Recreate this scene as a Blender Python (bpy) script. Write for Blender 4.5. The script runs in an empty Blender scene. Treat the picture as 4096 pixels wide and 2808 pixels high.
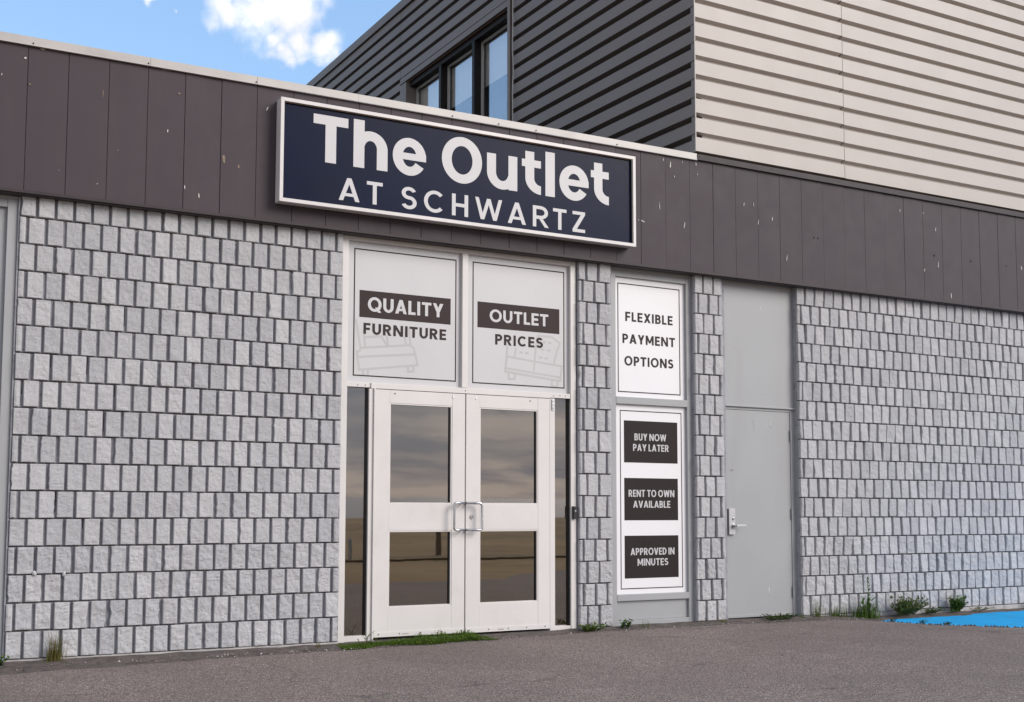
import bpy, bmesh, math, random
from mathutils import Vector, Matrix, noise
random.seed(7)
R = math.radians
C = bpy.context.scene.collection
SC = bpy.context.scene

# ------------------------------------------------------------------ camera
cam = bpy.data.cameras.new("camera")
cam.sensor_width = 36.0
cam.lens = 4487.075 / 4096 * 36.0
cam.shift_x = 0.0893
cam.shift_y = 0.0560
cam.clip_start = 0.1
cam.clip_end = 5000
camo = bpy.data.objects.new("camera", cam)
C.objects.link(camo)
r_ = Vector((0.89071426, -0.45449567, 0.00786064))
u_ = Vector((-0.04269655, -0.06643482, 0.99687683))
w_ = Vector((0.45255399, 0.88826803, 0.07857984))
camo.matrix_world = Matrix(((r_.x, u_.x, -w_.x, 0), (r_.y, u_.y, -w_.y, -8.5047362),
                            (r_.z, u_.z, -w_.z, 1.17820185), (0, 0, 0, 1)))
SC.camera = camo

# ------------------------------------------------------------------ light and exposure
SUN_EL, SUN_AZ = 29.0, 142.0          # azimuth clockwise from +Y
SC.view_settings.view_transform = 'Standard'
SC.view_settings.look = 'None'
SC.view_settings.exposure = 0.50
SC.view_settings.gamma = 1.0
sun = bpy.data.lights.new("sun", 'SUN')
sun.energy = 2.0
sun.angle = R(32)
sun.color = (1.0, 0.935, 0.87)
suno = bpy.data.objects.new("sun", sun)
C.objects.link(suno)
sd = Vector((math.sin(R(SUN_AZ)) * math.cos(R(SUN_EL)), math.cos(R(SUN_AZ)) * math.cos(R(SUN_EL)), math.sin(R(SUN_EL))))
suno.rotation_euler = (-sd).to_track_quat('-Z', 'Y').to_euler()
suno.location = sd * 50

# ------------------------------------------------------------------ node helpers
def N(nt, typ, **kw):
    n = nt.nodes.new(typ)
    for k, v in kw.items():
        setattr(n, k, v)
    return n
def L(nt, a, b):
    nt.links.new(a, b)
def S(sock, v):
    sock.default_value = v
def math_(nt, op, a, b=None, clamp=False):
    n = N(nt, 'ShaderNodeMath', operation=op, use_clamp=clamp)
    for i, v in enumerate((a, b)):
        if v is None: continue
        if isinstance(v, (int, float)): n.inputs[i].default_value = v
        else: L(nt, v, n.inputs[i])
    return n.outputs[0]
def mixc(nt, fac, a, b, blend='MIX'):
    n = N(nt, 'ShaderNodeMix', data_type='RGBA', blend_type=blend)
    for s, v in ((n.inputs[0], fac), (n.inputs[6], a), (n.inputs[7], b)):
        if isinstance(v, (int, float)): s.default_value = v
        elif isinstance(v, tuple): s.default_value = (*v, 1) if len(v) == 3 else v
        else: L(nt, v, s)
    return n.outputs[2]
def smooth(nt, v, lo, hi, a=0.0, b=1.0):
    n = N(nt, 'ShaderNodeMapRange', interpolation_type='SMOOTHSTEP')
    L(nt, v, n.inputs[0])
    n.inputs[1].default_value = lo; n.inputs[2].default_value = hi
    n.inputs[3].default_value = a; n.inputs[4].default_value = b
    return n.outputs[0]
def noise_(nt, vec, scale, detail=4, rough=0.55, dist=0.0):
    n = N(nt, 'ShaderNodeTexNoise')
    n.inputs['Scale'].default_value = scale; n.inputs['Detail'].default_value = detail
    n.inputs['Roughness'].default_value = rough; n.inputs['Distortion'].default_value = dist
    if vec is not None: L(nt, vec, n.inputs['Vector'])
    return n.outputs[0]

# ------------------------------------------------------------------ world: Nishita sky with clouds
W = bpy.data.worlds.new("World")
SC.world = W
W.use_nodes = True
nt = W.node_tree
nt.nodes.clear()
out = N(nt, 'ShaderNodeOutputWorld')
bg = N(nt, 'ShaderNodeBackground'); bg.inputs[1].default_value = 0.15
sky = N(nt, 'ShaderNodeTexSky', sky_type='NISHITA')
sky.sun_disc = False
sky.sun_elevation = R(SUN_EL); sky.sun_rotation = R(SUN_AZ)
sky.air_density = 1.0; sky.dust_density = 1.2; sky.ozone_density = 1.6
tc = N(nt, 'ShaderNodeTexCoord')
sep = N(nt, 'ShaderNodeSeparateXYZ'); L(nt, tc.outputs['Generated'], sep.inputs[0])
dx, dy, dz = sep.outputs
zc = math_(nt, 'MAXIMUM', dz, 0.02)
uu = math_(nt, 'DIVIDE', dx, zc); vv = math_(nt, 'DIVIDE', dy, zc)
def blob(d, rpx):
    n = N(nt, 'ShaderNodeVectorMath', operation='DISTANCE'); n.inputs[1].default_value = d
    L(nt, wv, n.inputs[0])
    return math_(nt, 'SUBTRACT', 1.0, math_(nt, 'MULTIPLY', n.outputs['Value'], 4487.0 / rpx))
nw = N(nt, 'ShaderNodeTexNoise'); nw.inputs['Scale'].default_value = 34; nw.inputs['Detail'].default_value = 5
L(nt, tc.outputs['Generated'], nw.inputs['Vector'])
va = N(nt, 'ShaderNodeVectorMath', operation='MULTIPLY_ADD'); L(nt, nw.outputs['Color'], va.inputs[0])
va.inputs[1].default_value = (0.030, 0.030, 0.030); va.inputs[2].default_value = (-0.015, -0.015, -0.015)
wq = N(nt, 'ShaderNodeVectorMath', operation='ADD'); L(nt, tc.outputs['Generated'], wq.inputs[0]); L(nt, va.outputs[0], wq.inputs[1])
wv = wq.outputs[0]
m = blob((0.2907, 0.8661, 0.4066), 175)
for d, r in (((0.2623, 0.8777, 0.4009), 100), ((0.3171, 0.8595, 0.4009), 130), ((0.3081, 0.8705, 0.3838), 80), ((0.3135, 0.8725, 0.3748), 60), ((0.3421, 0.8594, 0.3799), 75),
             ((0.3250, 0.8655, 0.3818), 70), ((0.2771, 0.859, 0.4306), 170), ((0.3159, 0.846, 0.4295), 150), ((0.2060, 0.8920, 0.402), 24), ((0.222, 0.8895, 0.3985), 16)):
    m = math_(nt, 'MAXIMUM', m, blob(d, r))
n1 = noise_(nt, tc.outputs['Generated'], 44, 6, 0.52, 0.3)
cm = math_(nt, 'ADD', m, math_(nt, 'MULTIPLY', math_(nt, 'SUBTRACT', n1, 0.5), 1.5))
cf = smooth(nt, cm, -0.12, 0.90)
cshade = smooth(nt, noise_(nt, tc.outputs['Generated'], 26, 4, 0.5), 0.35, 0.65)
ccol = mixc(nt, cshade, (5.0, 4.9, 5.15), (6.2, 6.1, 6.1))
# thin veil + broken grey cloud deck on the street side, plus cloud added at left to neutralise the light
comb = N(nt, 'ShaderNodeCombineXYZ')
dzp = math_(nt, 'ADD', math_(nt, 'MAXIMUM', dz, 0.0), 0.10)
L(nt, math_(nt, 'DIVIDE', dx, dzp), comb.inputs[0]); L(nt, math_(nt, 'DIVIDE', dy, dzp), comb.inputs[1])
n2 = noise_(nt, comb.outputs[0], 0.55, 6, 0.55, 0.6)
deck = smooth(nt, n2, 0.40, 0.62)
tt = math_(nt, 'ADD', dy, math_(nt, 'MULTIPLY', dx, 0.9))
deck = math_(nt, 'MULTIPLY', math_(nt, 'MAXIMUM', math_(nt, 'MAXIMUM', deck, smooth(nt, dx, -0.35, -0.75)), smooth(nt, dy, 0.10, -0.35, 0.0, 0.94)), smooth(nt, tt, 0.28, -0.12))
n3 = smooth(nt, noise_(nt, comb.outputs[0], 0.75, 4, 0.5, 0.5), 0.36, 0.68)
dcol = mixc(nt, n3, (1.6, 1.95, 2.75), (4.7, 4.35, 4.35))
dcol = mixc(nt, smooth(nt, dx, -0.30, -0.70), dcol, (5.0, 5.1, 5.4))  # added white cloud at left, out of frame, brightens siding and blinds
skyc = mixc(nt, 1.0, sky.outputs[0], (1.0, 1.0, 1.0), 'MULTIPLY')
veil = mixc(nt, 0.26, skyc, (2.7, 4.7, 7.6))
c1 = mixc(nt, math_(nt, 'MULTIPLY', deck, 0.97), veil, dcol)
c2 = mixc(nt, math_(nt, 'MULTIPLY', cf, 0.95), c1, ccol)
L(nt, c2, bg.inputs[0]); L(nt, bg.outputs[0], out.inputs[0])

# ------------------------------------------------------------------ materials
def newmat(name):
    m = bpy.data.materials.new(name); m.use_nodes = True
    nt = m.node_tree
    b = nt.nodes['Principled BSDF']
    tc = N(nt, 'ShaderNodeTexCoord')
    return m, nt, b, tc.outputs['Object']
def bump(nt, b, h, strength, dist=0.002, prev=None):
    n = N(nt, 'ShaderNodeBump'); n.inputs['Strength'].default_value = strength; n.inputs['Distance'].default_value = dist
    L(nt, h, n.inputs['Height'])
    if prev is not None: L(nt, prev, n.inputs['Normal'])
    L(nt, n.outputs[0], b.inputs['Normal'])
    return n.outputs[0]
def spec(b, v):
    b.inputs['Specular IOR Level'].default_value = v
def paint(name, col, rough=0.45, var=0.08, vscale=2.0, dirt=None, dscale=6.0, damount=0.3, bumps=0.0, bscale=60, metal=0.0, sp=0.5, streak=False):
    """paint or plastic with slow tone variation, optional dirt and a slight surface ripple"""
    m, nt, b, oc = newmat(name)
    nz = noise_(nt, oc, vscale, 5, 0.6)
    dark = tuple(c * (1 - var) for c in col); lite = tuple(min(1, c * (1 + var)) for c in col)
    c = mixc(nt, smooth(nt, nz, 0.3, 0.7), dark, lite)
    if dirt:
        v = oc
        if streak:
            mp = N(nt, 'ShaderNodeMapping'); mp.inputs['Scale'].default_value = (1, 1, 0.12); L(nt, oc, mp.inputs[0]); v = mp.outputs[0]
        d = smooth(nt, noise_(nt, v, dscale, 6, 0.62), 0.52, 0.74)
        c = mixc(nt, math_(nt, 'MULTIPLY', d, damount), c, dirt)
    L(nt, c, b.inputs['Base Color'])
    L(nt, smooth(nt, noise_(nt, oc, vscale * 4, 4), 0.3, 0.7, rough * 0.95, min(1, rough * 1.05)), b.inputs['Roughness'])
    b.inputs['Metallic'].default_value = metal; spec(b, sp)
    if bumps: bump(nt, b, noise_(nt, oc, bscale, 3), bumps, 0.002)
    return m

def block_mat(name, a, bb, stain):
    m, nt, b, oc = newmat(name)
    geo = N(nt, 'ShaderNodeNewGeometry')
    isl = geo.outputs['Random Per Island']
    c = mixc(nt, smooth(nt, isl, 0.0, 1.0), a, bb)
    c = mixc(nt, math_(nt, 'MULTIPLY', smooth(nt, isl, 0.80, 0.98), 0.40), c, stain)
    nz = noise_(nt, oc, 5.0, 6, 0.65)
    c = mixc(nt, math_(nt, 'MULTIPLY', smooth(nt, nz, 0.45, 0.75), 0.45), c, stain)
    pores = smooth(nt, noise_(nt, oc, 160, 4, 0.7), 0.30, 0.46, 1.0, 0.0)
    c = mixc(nt, math_(nt, 'MULTIPLY', pores, 0.45), c, tuple(v * 0.45 for v in stain))
    L(nt, c, b.inputs['Base Color'])
    b.inputs['Roughness'].default_value = 0.75; spec(b, 0.3)
    p = bump(nt, b, noise_(nt, oc, 95, 6, 0.75), 0.85, 0.006)
    bump(nt, b, noise_(nt, oc, 230, 3, 0.6), 0.55, 0.003, p)
    return m

M = {}
M['block'] = block_mat('painted_split_block', (0.405, 0.406, 0.422), (0.500, 0.497, 0.508), (0.318, 0.319, 0.336))
M['roofing'] = paint('roof_membrane', (0.04, 0.038, 0.038), 0.9, 0.2, 3)
M['mortar'] = paint('painted_mortar', (0.285, 0.290, 0.315), 0.8, 0.15, 9, (0.10, 0.095, 0.095), 25, 0.6, 0.6, 90)
M['bedjoint'] = paint('raked_bed_joint', (0.105, 0.095, 0.092), 0.9, 0.25, 8, (0.27, 0.265, 0.27), 5, 0.85)
M['concrete'] = paint('concrete', (0.40, 0.385, 0.375), 0.85, 0.2, 4, (0.16, 0.15, 0.135), 9, 0.7, 0.7, 70)
M['alu'] = paint('white_aluminium', (0.635, 0.61, 0.592), 0.38, 0.03, 1.5, (0.46, 0.42, 0.385), 5, 0.18, 0.03, 8)
M['greypaint'] = paint('grey_metal_paint', (0.325, 0.333, 0.342), 0.45, 0.03, 1.2, (0.27, 0.268, 0.27), 3.0, 0.30, 0.05, 6, streak=True)
M['fascia'] = paint('fascia_brown', (0.058, 0.0455, 0.053), 0.6, 0.03, 1.6, (0.085, 0.068, 0.066), 7.0, 0.16, 0.03, 5, streak=True, sp=0.25)
M['driptrim'] = paint('drip_trim', (0.048, 0.038, 0.041), 0.5, 0.1, 3, sp=0.2)
M['scuff'] = paint('white_scuff', (0.55, 0.53, 0.50), 0.8, 0.2, 30)
M['stain'] = paint('tan_stain', (0.24, 0.19, 0.14), 0.9, 0.2, 30)
M['hole'] = paint('dark_hole', (0.01, 0.01, 0.01), 0.9)
M['coping'] = paint('coping_metal', (0.43, 0.405, 0.385), 0.38, 0.08, 2, (0.33, 0.305, 0.285), 3, 0.45, 0.05, 10)
M['beige'] = paint('beige_siding', (0.445, 0.404, 0.372), 0.5, 0.012, 0.6, (0.43, 0.39, 0.355), 2.0, 0.10, 0.04, 3)
M['darksiding'] = paint('charcoal_siding', (0.145, 0.123, 0.112), 0.55, 0.06, 0.8, (0.165, 0.141, 0.130), 2.0, 0.3, 0.05, 3)
M['navy'] = paint('navy_sign_face', (0.0026, 0.0068, 0.028), 0.30, 0.10, 1.0, (0.010, 0.011, 0.022), 0.8, 0.5, 0.05, 2.5, sp=0.075)
M['letter'] = paint('sign_letter_white', (0.51, 0.50, 0.515), 0.4, 0.02, 2)
M['signframe'] = paint('sign_frame', (0.60, 0.575, 0.565), 0.35, 0.05, 4, (0.45, 0.38, 0.33), 6, 0.25)
M['vinyl'] = paint('vinyl_grey_white', (0.525, 0.518, 0.53), 0.30, 0.025, 0.9)
M['poster'] = paint('poster_white', (0.75, 0.745, 0.765), 0.42, 0.015, 1)
M['ink'] = paint('brown_ink', (0.040, 0.028, 0.028), 0.55, 0.05, 3, sp=0.15)
M['panelink'] = paint('panel_ink', (0.024, 0.017, 0.017), 0.55, 0.05, 3, sp=0.15)
M['ghost'] = paint('ghost_line', (0.435, 0.425, 0.43), 0.4, 0.02, 3)
M['steel'] = paint('steel', (0.55, 0.55, 0.57), 0.28, 0.05, 6, metal=1.0)
M['satin'] = paint('satin_steel', (0.42, 0.42, 0.43), 0.5, 0.05, 6, metal=0.7)
M['black'] = paint('black_plastic_shade', (0.012, 0.012, 0.013), 0.4)  # plastic and wires; also the painted shade strips at sign and sidelights
M['darkgap'] = paint('dark_gap', (0.02, 0.018, 0.017), 0.8)
M['brownwood_shade'] = paint('brown_soffit_shade', (0.10, 0.055, 0.035), 0.7, 0.2, 5)  # soffit wood; also stands in for shade under the sign's top lip
M['blackframe'] = paint('black_frame', (0.016, 0.013, 0.012), 0.5, sp=0.15)
M['greyframe'] = paint('window_frame_grey', (0.34, 0.33, 0.32), 0.4)
M['blind'] = paint('roller_blind', (0.88, 0.87, 0.83), 0.8, 0.02, 1)
M['cable'] = paint('grey_cable', (0.40, 0.38, 0.36), 0.5)
M['bluepaint'] = paint('blue_road_paint', (0.014, 0.33, 0.68), 0.8, 0.08, 2.2, (0.06, 0.13, 0.22), 9, 0.45, 0.4, 160, sp=0.15)
M['palepaint'] = paint('faded_blue_line', (0.16, 0.38, 0.60), 0.75, 0.1, 5, bumps=0.5, bscale=160)
M['pebble'] = paint('pale_pebble', (0.62, 0.60, 0.57), 0.8, 0.15, 30)
M['lump'] = paint('sealant_lump', (0.44, 0.44, 0.45), 0.7, 0.1, 40, bumps=0.4, bscale=120)
M['rust'] = paint('rust', (0.055, 0.025, 0.015), 0.9)
M['field'] = paint('dry_grass_field', (0.29, 0.185, 0.075), 0.95, 0.30, 0.12, (0.085, 0.06, 0.025), 0.55, 0.85)
M['vergegrass'] = paint('rough_verge', (0.22, 0.155, 0.065), 0.95, 0.3, 1.5, (0.09, 0.075, 0.03), 1.2, 0.7)
M['woodpost'] = paint('weathered_wood', (0.10, 0.075, 0.055), 0.9, 0.2, 6)
M['water'] = paint('bay_water', (0.10, 0.13, 0.16), 0.15, 0.1, 0.01)

def asphalt_mat():
    m, nt, b, oc = newmat('worn_asphalt')
    v = N(nt, 'ShaderNodeTexVoronoi'); v.inputs['Scale'].default_value = 110; L(nt, oc, v.inputs['Vector'])
    cs = N(nt, 'ShaderNodeSeparateColor'); L(nt, v.outputs['Color'], cs.inputs[0])
    c = mixc(nt, smooth(nt, cs.outputs[0], 0.1, 0.95), (0.185, 0.144, 0.124), (0.42, 0.337, 0.294))
    c = mixc(nt, smooth(nt, cs.outputs[1], 0.93, 0.97), c, (0.55, 0.50, 0.47))
    pit = smooth(nt, v.outputs['Distance'], 0.38, 0.62)
    c = mixc(nt, math_(nt, 'MULTIPLY', pit, 0.6), c, (0.055, 0.048, 0.047))
    big = smooth(nt, noise_(nt, oc, 0.7, 5, 0.6, 0.4), 0.35, 0.68)
    c = mixc(nt, math_(nt, 'MULTIPLY', big, 0.30), c, (0.115, 0.094, 0.086))
    mp = N(nt, 'ShaderNodeMapping'); mp.inputs['Rotation'].default_value = (0, 0, R(-20)); mp.inputs['Scale'].default_value = (0.5, 5.0, 1); L(nt, oc, mp.inputs[0])
    scar = smooth(nt, noise_(nt, mp.outputs[0], 1.4, 6, 0.68, 0.6), 0.61, 0.70)
    c = mixc(nt, math_(nt, 'MULTIPLY', scar, 0.6), c, (0.045, 0.038, 0.036))
    nv = N(nt, 'ShaderNodeTexNoise'); nv.inputs['Scale'].default_value = 2.2; nv.inputs['Detail'].default_value = 5; L(nt, oc, nv.inputs['Vector'])
    mv = N(nt, 'ShaderNodeVectorMath', operation='MULTIPLY_ADD'); L(nt, nv.outputs['Color'], mv.inputs[0]); mv.inputs[1].default_value = (0.5, 0.5, 0.5); L(nt, oc, mv.inputs[2])
    vc = N(nt, 'ShaderNodeTexVoronoi', feature='DISTANCE_TO_EDGE'); vc.inputs['Scale'].default_value = 0.55; L(nt, mv.outputs[0], vc.inputs['Vector'])
    crk = math_(nt, 'MULTIPLY', smooth(nt, vc.outputs['Distance'], 0.002, 0.009, 1.0, 0.0), smooth(nt, noise_(nt, oc, 0.9, 3), 0.50, 0.60))
    c = mixc(nt, math_(nt, 'MULTIPLY', crk, 0.35), c, (0.030, 0.026, 0.025))
    patch = smooth(nt, noise_(nt, oc, 0.35, 3, 0.5, 0.8), 0.56, 0.60)
    c = mixc(nt, math_(nt, 'MULTIPLY', patch, 0.16), c, (0.10, 0.082, 0.076))
    L(nt, c, b.inputs['Base Color'])
    b.inputs['Roughness'].default_value = 0.85; spec(b, 0.35)
    p = bump(nt, b, v.outputs['Distance'], 0.9, 0.006)
    bump(nt, b, noise_(nt, oc, 240, 3, 0.7), 0.4, 0.003, p)
    return m
M['asphalt'] = asphalt_mat()
M['soil'] = paint('gritty_soil', (0.085, 0.068, 0.06), 0.95, 0.35, 14, (0.20, 0.18, 0.165), 60, 0.7, 1.0, 130)

def leaf_mat(name, a, bb, tr=0.25):
    m, nt, b, oc = newmat(name)
    geo = N(nt, 'ShaderNodeNewGeometry')
    c = mixc(nt, geo.outputs['Random Per Island'], a, bb)
    L(nt, c, b.inputs['Base Color']); b.inputs['Roughness'].default_value = 0.6; spec(b, 0.25)
    t = N(nt, 'ShaderNodeBsdfTranslucent'); L(nt, c, t.inputs[0])
    mx = N(nt, 'ShaderNodeMixShader'); mx.inputs[0].default_value = tr
    L(nt, b.outputs[0], mx.inputs[1]); L(nt, t.outputs[0], mx.inputs[2])
    L(nt, mx.outputs[0], nt.nodes['Material Output'].inputs[0])
    return m
M['leaf'] = leaf_mat('weed_leaf', (0.05, 0.12, 0.018), (0.13, 0.22, 0.035))
M['leafdark'] = leaf_mat('dark_leaf', (0.025, 0.06, 0.015), (0.07, 0.12, 0.03))
M['dryleaf'] = leaf_mat('dry_blade', (0.16, 0.14, 0.04), (0.26, 0.20, 0.07))
M['moss'] = leaf_mat('moss_green', (0.06, 0.125, 0.015), (0.15, 0.24, 0.035))
M['olive'] = leaf_mat('olive_leaf', (0.07, 0.085, 0.02), (0.16, 0.16, 0.045))

def glass_mirror(name, dark, fac, tint=(0.9, 0.9, 0.92), wav=0.022):
    """reflective tinted pane: dark behind, sky and street mirrored in front"""
    m, nt, b, oc = newmat(name)
    b.inputs['Base Color'].default_value = (*dark, 1); b.inputs['Roughness'].default_value = 0.5; spec(b, 0.0)
    g = N(nt, 'ShaderNodeBsdfGlossy'); g.inputs['Color'].default_value = (*tint, 1); g.inputs['Roughness'].default_value = 0.015
    bp = N(nt, 'ShaderNodeBump'); bp.inputs['Strength'].default_value = wav; bp.inputs['Distance'].default_value = 0.01
    L(nt, noise_(nt, oc, 3.0, 2), bp.inputs['Height']); L(nt, bp.outputs[0], g.inputs['Normal'])
    mx = N(nt, 'ShaderNodeMixShader'); mx.inputs[0].default_value = fac
    L(nt, b.outputs[0], mx.inputs[1]); L(nt, g.outputs[0], mx.inputs[2])
    L(nt, mx.outputs[0], nt.nodes['Material Output'].inputs[0])
    return m
M['doorglass'] = glass_mirror('door_glass', (0.017, 0.011, 0.006), 0.28, (0.90, 0.85, 0.80))
M['sideglass'] = glass_mirror('sidelight_glass', (0.015, 0.010, 0.006), 0.28, (0.90, 0.85, 0.80))
def glass_clear(name, fac, tint):
    m, nt, b, oc = newmat(name)
    t = N(nt, 'ShaderNodeBsdfTransparent'); t.inputs[0].default_value = (*tint, 1)
    g = N(nt, 'ShaderNodeBsdfGlossy'); g.inputs['Roughness'].default_value = 0.01
    mx = N(nt, 'ShaderNodeMixShader'); mx.inputs[0].default_value = fac
    L(nt, t.outputs[0], mx.inputs[1]); L(nt, g.outputs[0], mx.inputs[2])
    L(nt, mx.outputs[0], nt.nodes['Material Output'].inputs[0])
    return m
M['upperglass'] = glass_clear('upper_window_glass', 0.34, (0.99, 0.99, 0.99))

# ------------------------------------------------------------------ mesh helpers
class MB:
    def __init__(s): s.v = []; s.f = []; s.mi = []; s.ms = []
    def mat(s, m):
        if m not in s.ms: s.ms.append(m)
        return s.ms.index(m)
    def add(s, vs, fs, m):
        o = len(s.v); k = s.mat(m)
        s.v += [tuple(v) for v in vs]
        for f in fs:
            s.f.append(tuple(i + o for i in f)); s.mi.append(k)
    def box(s, x0, x1, y0, y1, z0, z1, m):
        s.add([(x0, y0, z0), (x1, y0, z0), (x1, y1, z0), (x0, y1, z0), (x0, y0, z1), (x1, y0, z1), (x1, y1, z1), (x0, y1, z1)],
              [(0, 3, 2, 1), (4, 5, 6, 7), (0, 1, 5, 4), (1, 2, 6, 5), (2, 3, 7, 6), (3, 0, 4, 7)], m)
    def poly(s, pts, y, d, m):
        """polygon in the XZ plane, front at y, d deep"""
        n = len(pts)
        a = sum(pts[i][0] * pts[(i + 1) % n][1] - pts[(i + 1) % n][0] * pts[i][1] for i in range(n))
        if a < 0: pts = pts[::-1]
        vs = [(x, y, z) for x, z in pts] + [(x, y + d, z) for x, z in pts]
        fs = [tuple(range(n))] + [(i, i + n, (i + 1) % n + n, (i + 1) % n) for i in range(n)]
        s.add(vs, fs, m)
    def disc(s, x, z, y, rx, m, rz=None, d=0.003, n=12, jit=0.0, ang=0.0):
        rz = rz or rx; p = []
        for i in range(n):
            t = 2 * math.pi * i / n; k = 1 + random.uniform(-jit, jit)
            a, b = rx * math.cos(t) * k, rz * math.sin(t) * k
            p.append((x + a * math.cos(ang) - b * math.sin(ang), z + a * math.sin(ang) + b * math.cos(ang)))
        s.poly(p, y, d, m)
    def tube(s, pts, r, m, n=8, caps=True):
        pts = [Vector(p) for p in pts]; rings = []
        o = len(s.v); vs = []
        for i, p in enumerate(pts):
            t = (pts[min(i + 1, len(pts) - 1)] - pts[max(i - 1, 0)]).normalized()
            a = t.cross(Vector((0.3, 0.2, 0.93))); a = a.normalized() if a.length > 1e-4 else Vector((1, 0, 0))
            b = t.cross(a); rr = r[i] if isinstance(r, (list, tuple)) else r
            for k in range(n):
                q = 2 * math.pi * k / n
                vs.append(p + a * rr * math.cos(q) + b * rr * math.sin(q))
        fs = []
        for i in range(len(pts) - 1):
            for k in range(n):
                fs.append((i * n + k, i * n + (k + 1) % n, (i + 1) * n + (k + 1) % n, (i + 1) * n + k))
        if caps:
            fs.append(tuple(range(n))[::-1]); fs.append(tuple((len(pts) - 1) * n + k for k in range(n)))
        s.add(vs, fs, m)
    def build(s, name, parent=None, warp=None, bevel=0.0, smoothf=False, label=None):
        me = bpy.data.meshes.new(name)
        vs = [warp(*v) for v in s.v] if warp else s.v
        me.from_pydata(vs, [], s.f)
        for m in s.ms: me.materials.append(m)
        me.polygons.foreach_set('material_index', s.mi)
        if smoothf: me.polygons.foreach_set('use_smooth', [True] * len(s.f))
        me.update()
        o = bpy.data.objects.new(name, me); C.objects.link(o)
        if parent is not None: 
            o.parent = parent
            o.matrix_parent_inverse = parent_inv(parent)
        if bevel:
            bv = o.modifiers.new('bevel', 'BEVEL'); bv.width = bevel; bv.segments = 2; bv.limit_method = 'ANGLE'
        if label: o['label'] = label
        return o
def world_loc(o):
    v = Vector(o.location)
    p = o.parent
    return v
def parent_inv(p):
    return Matrix.Translation(-Vector(p.location)) if p.type == 'EMPTY' else Matrix.Identity(4)
def thing(name, label, cat, loc=(0, 0, 0), group=None):
    o = bpy.data.objects.new(name, None); C.objects.link(o); o.location = loc
    o.empty_display_size = 0.2
    o['label'] = label; o['category'] = cat
    if group: o['group'] = group
    return o
def tag(o, label, cat, group=None):
    o['label'] = label; o['category'] = cat
    if group: o['group'] = group
    return o
def struct(o, kind='structure'):
    o['kind'] = kind; return o

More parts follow.
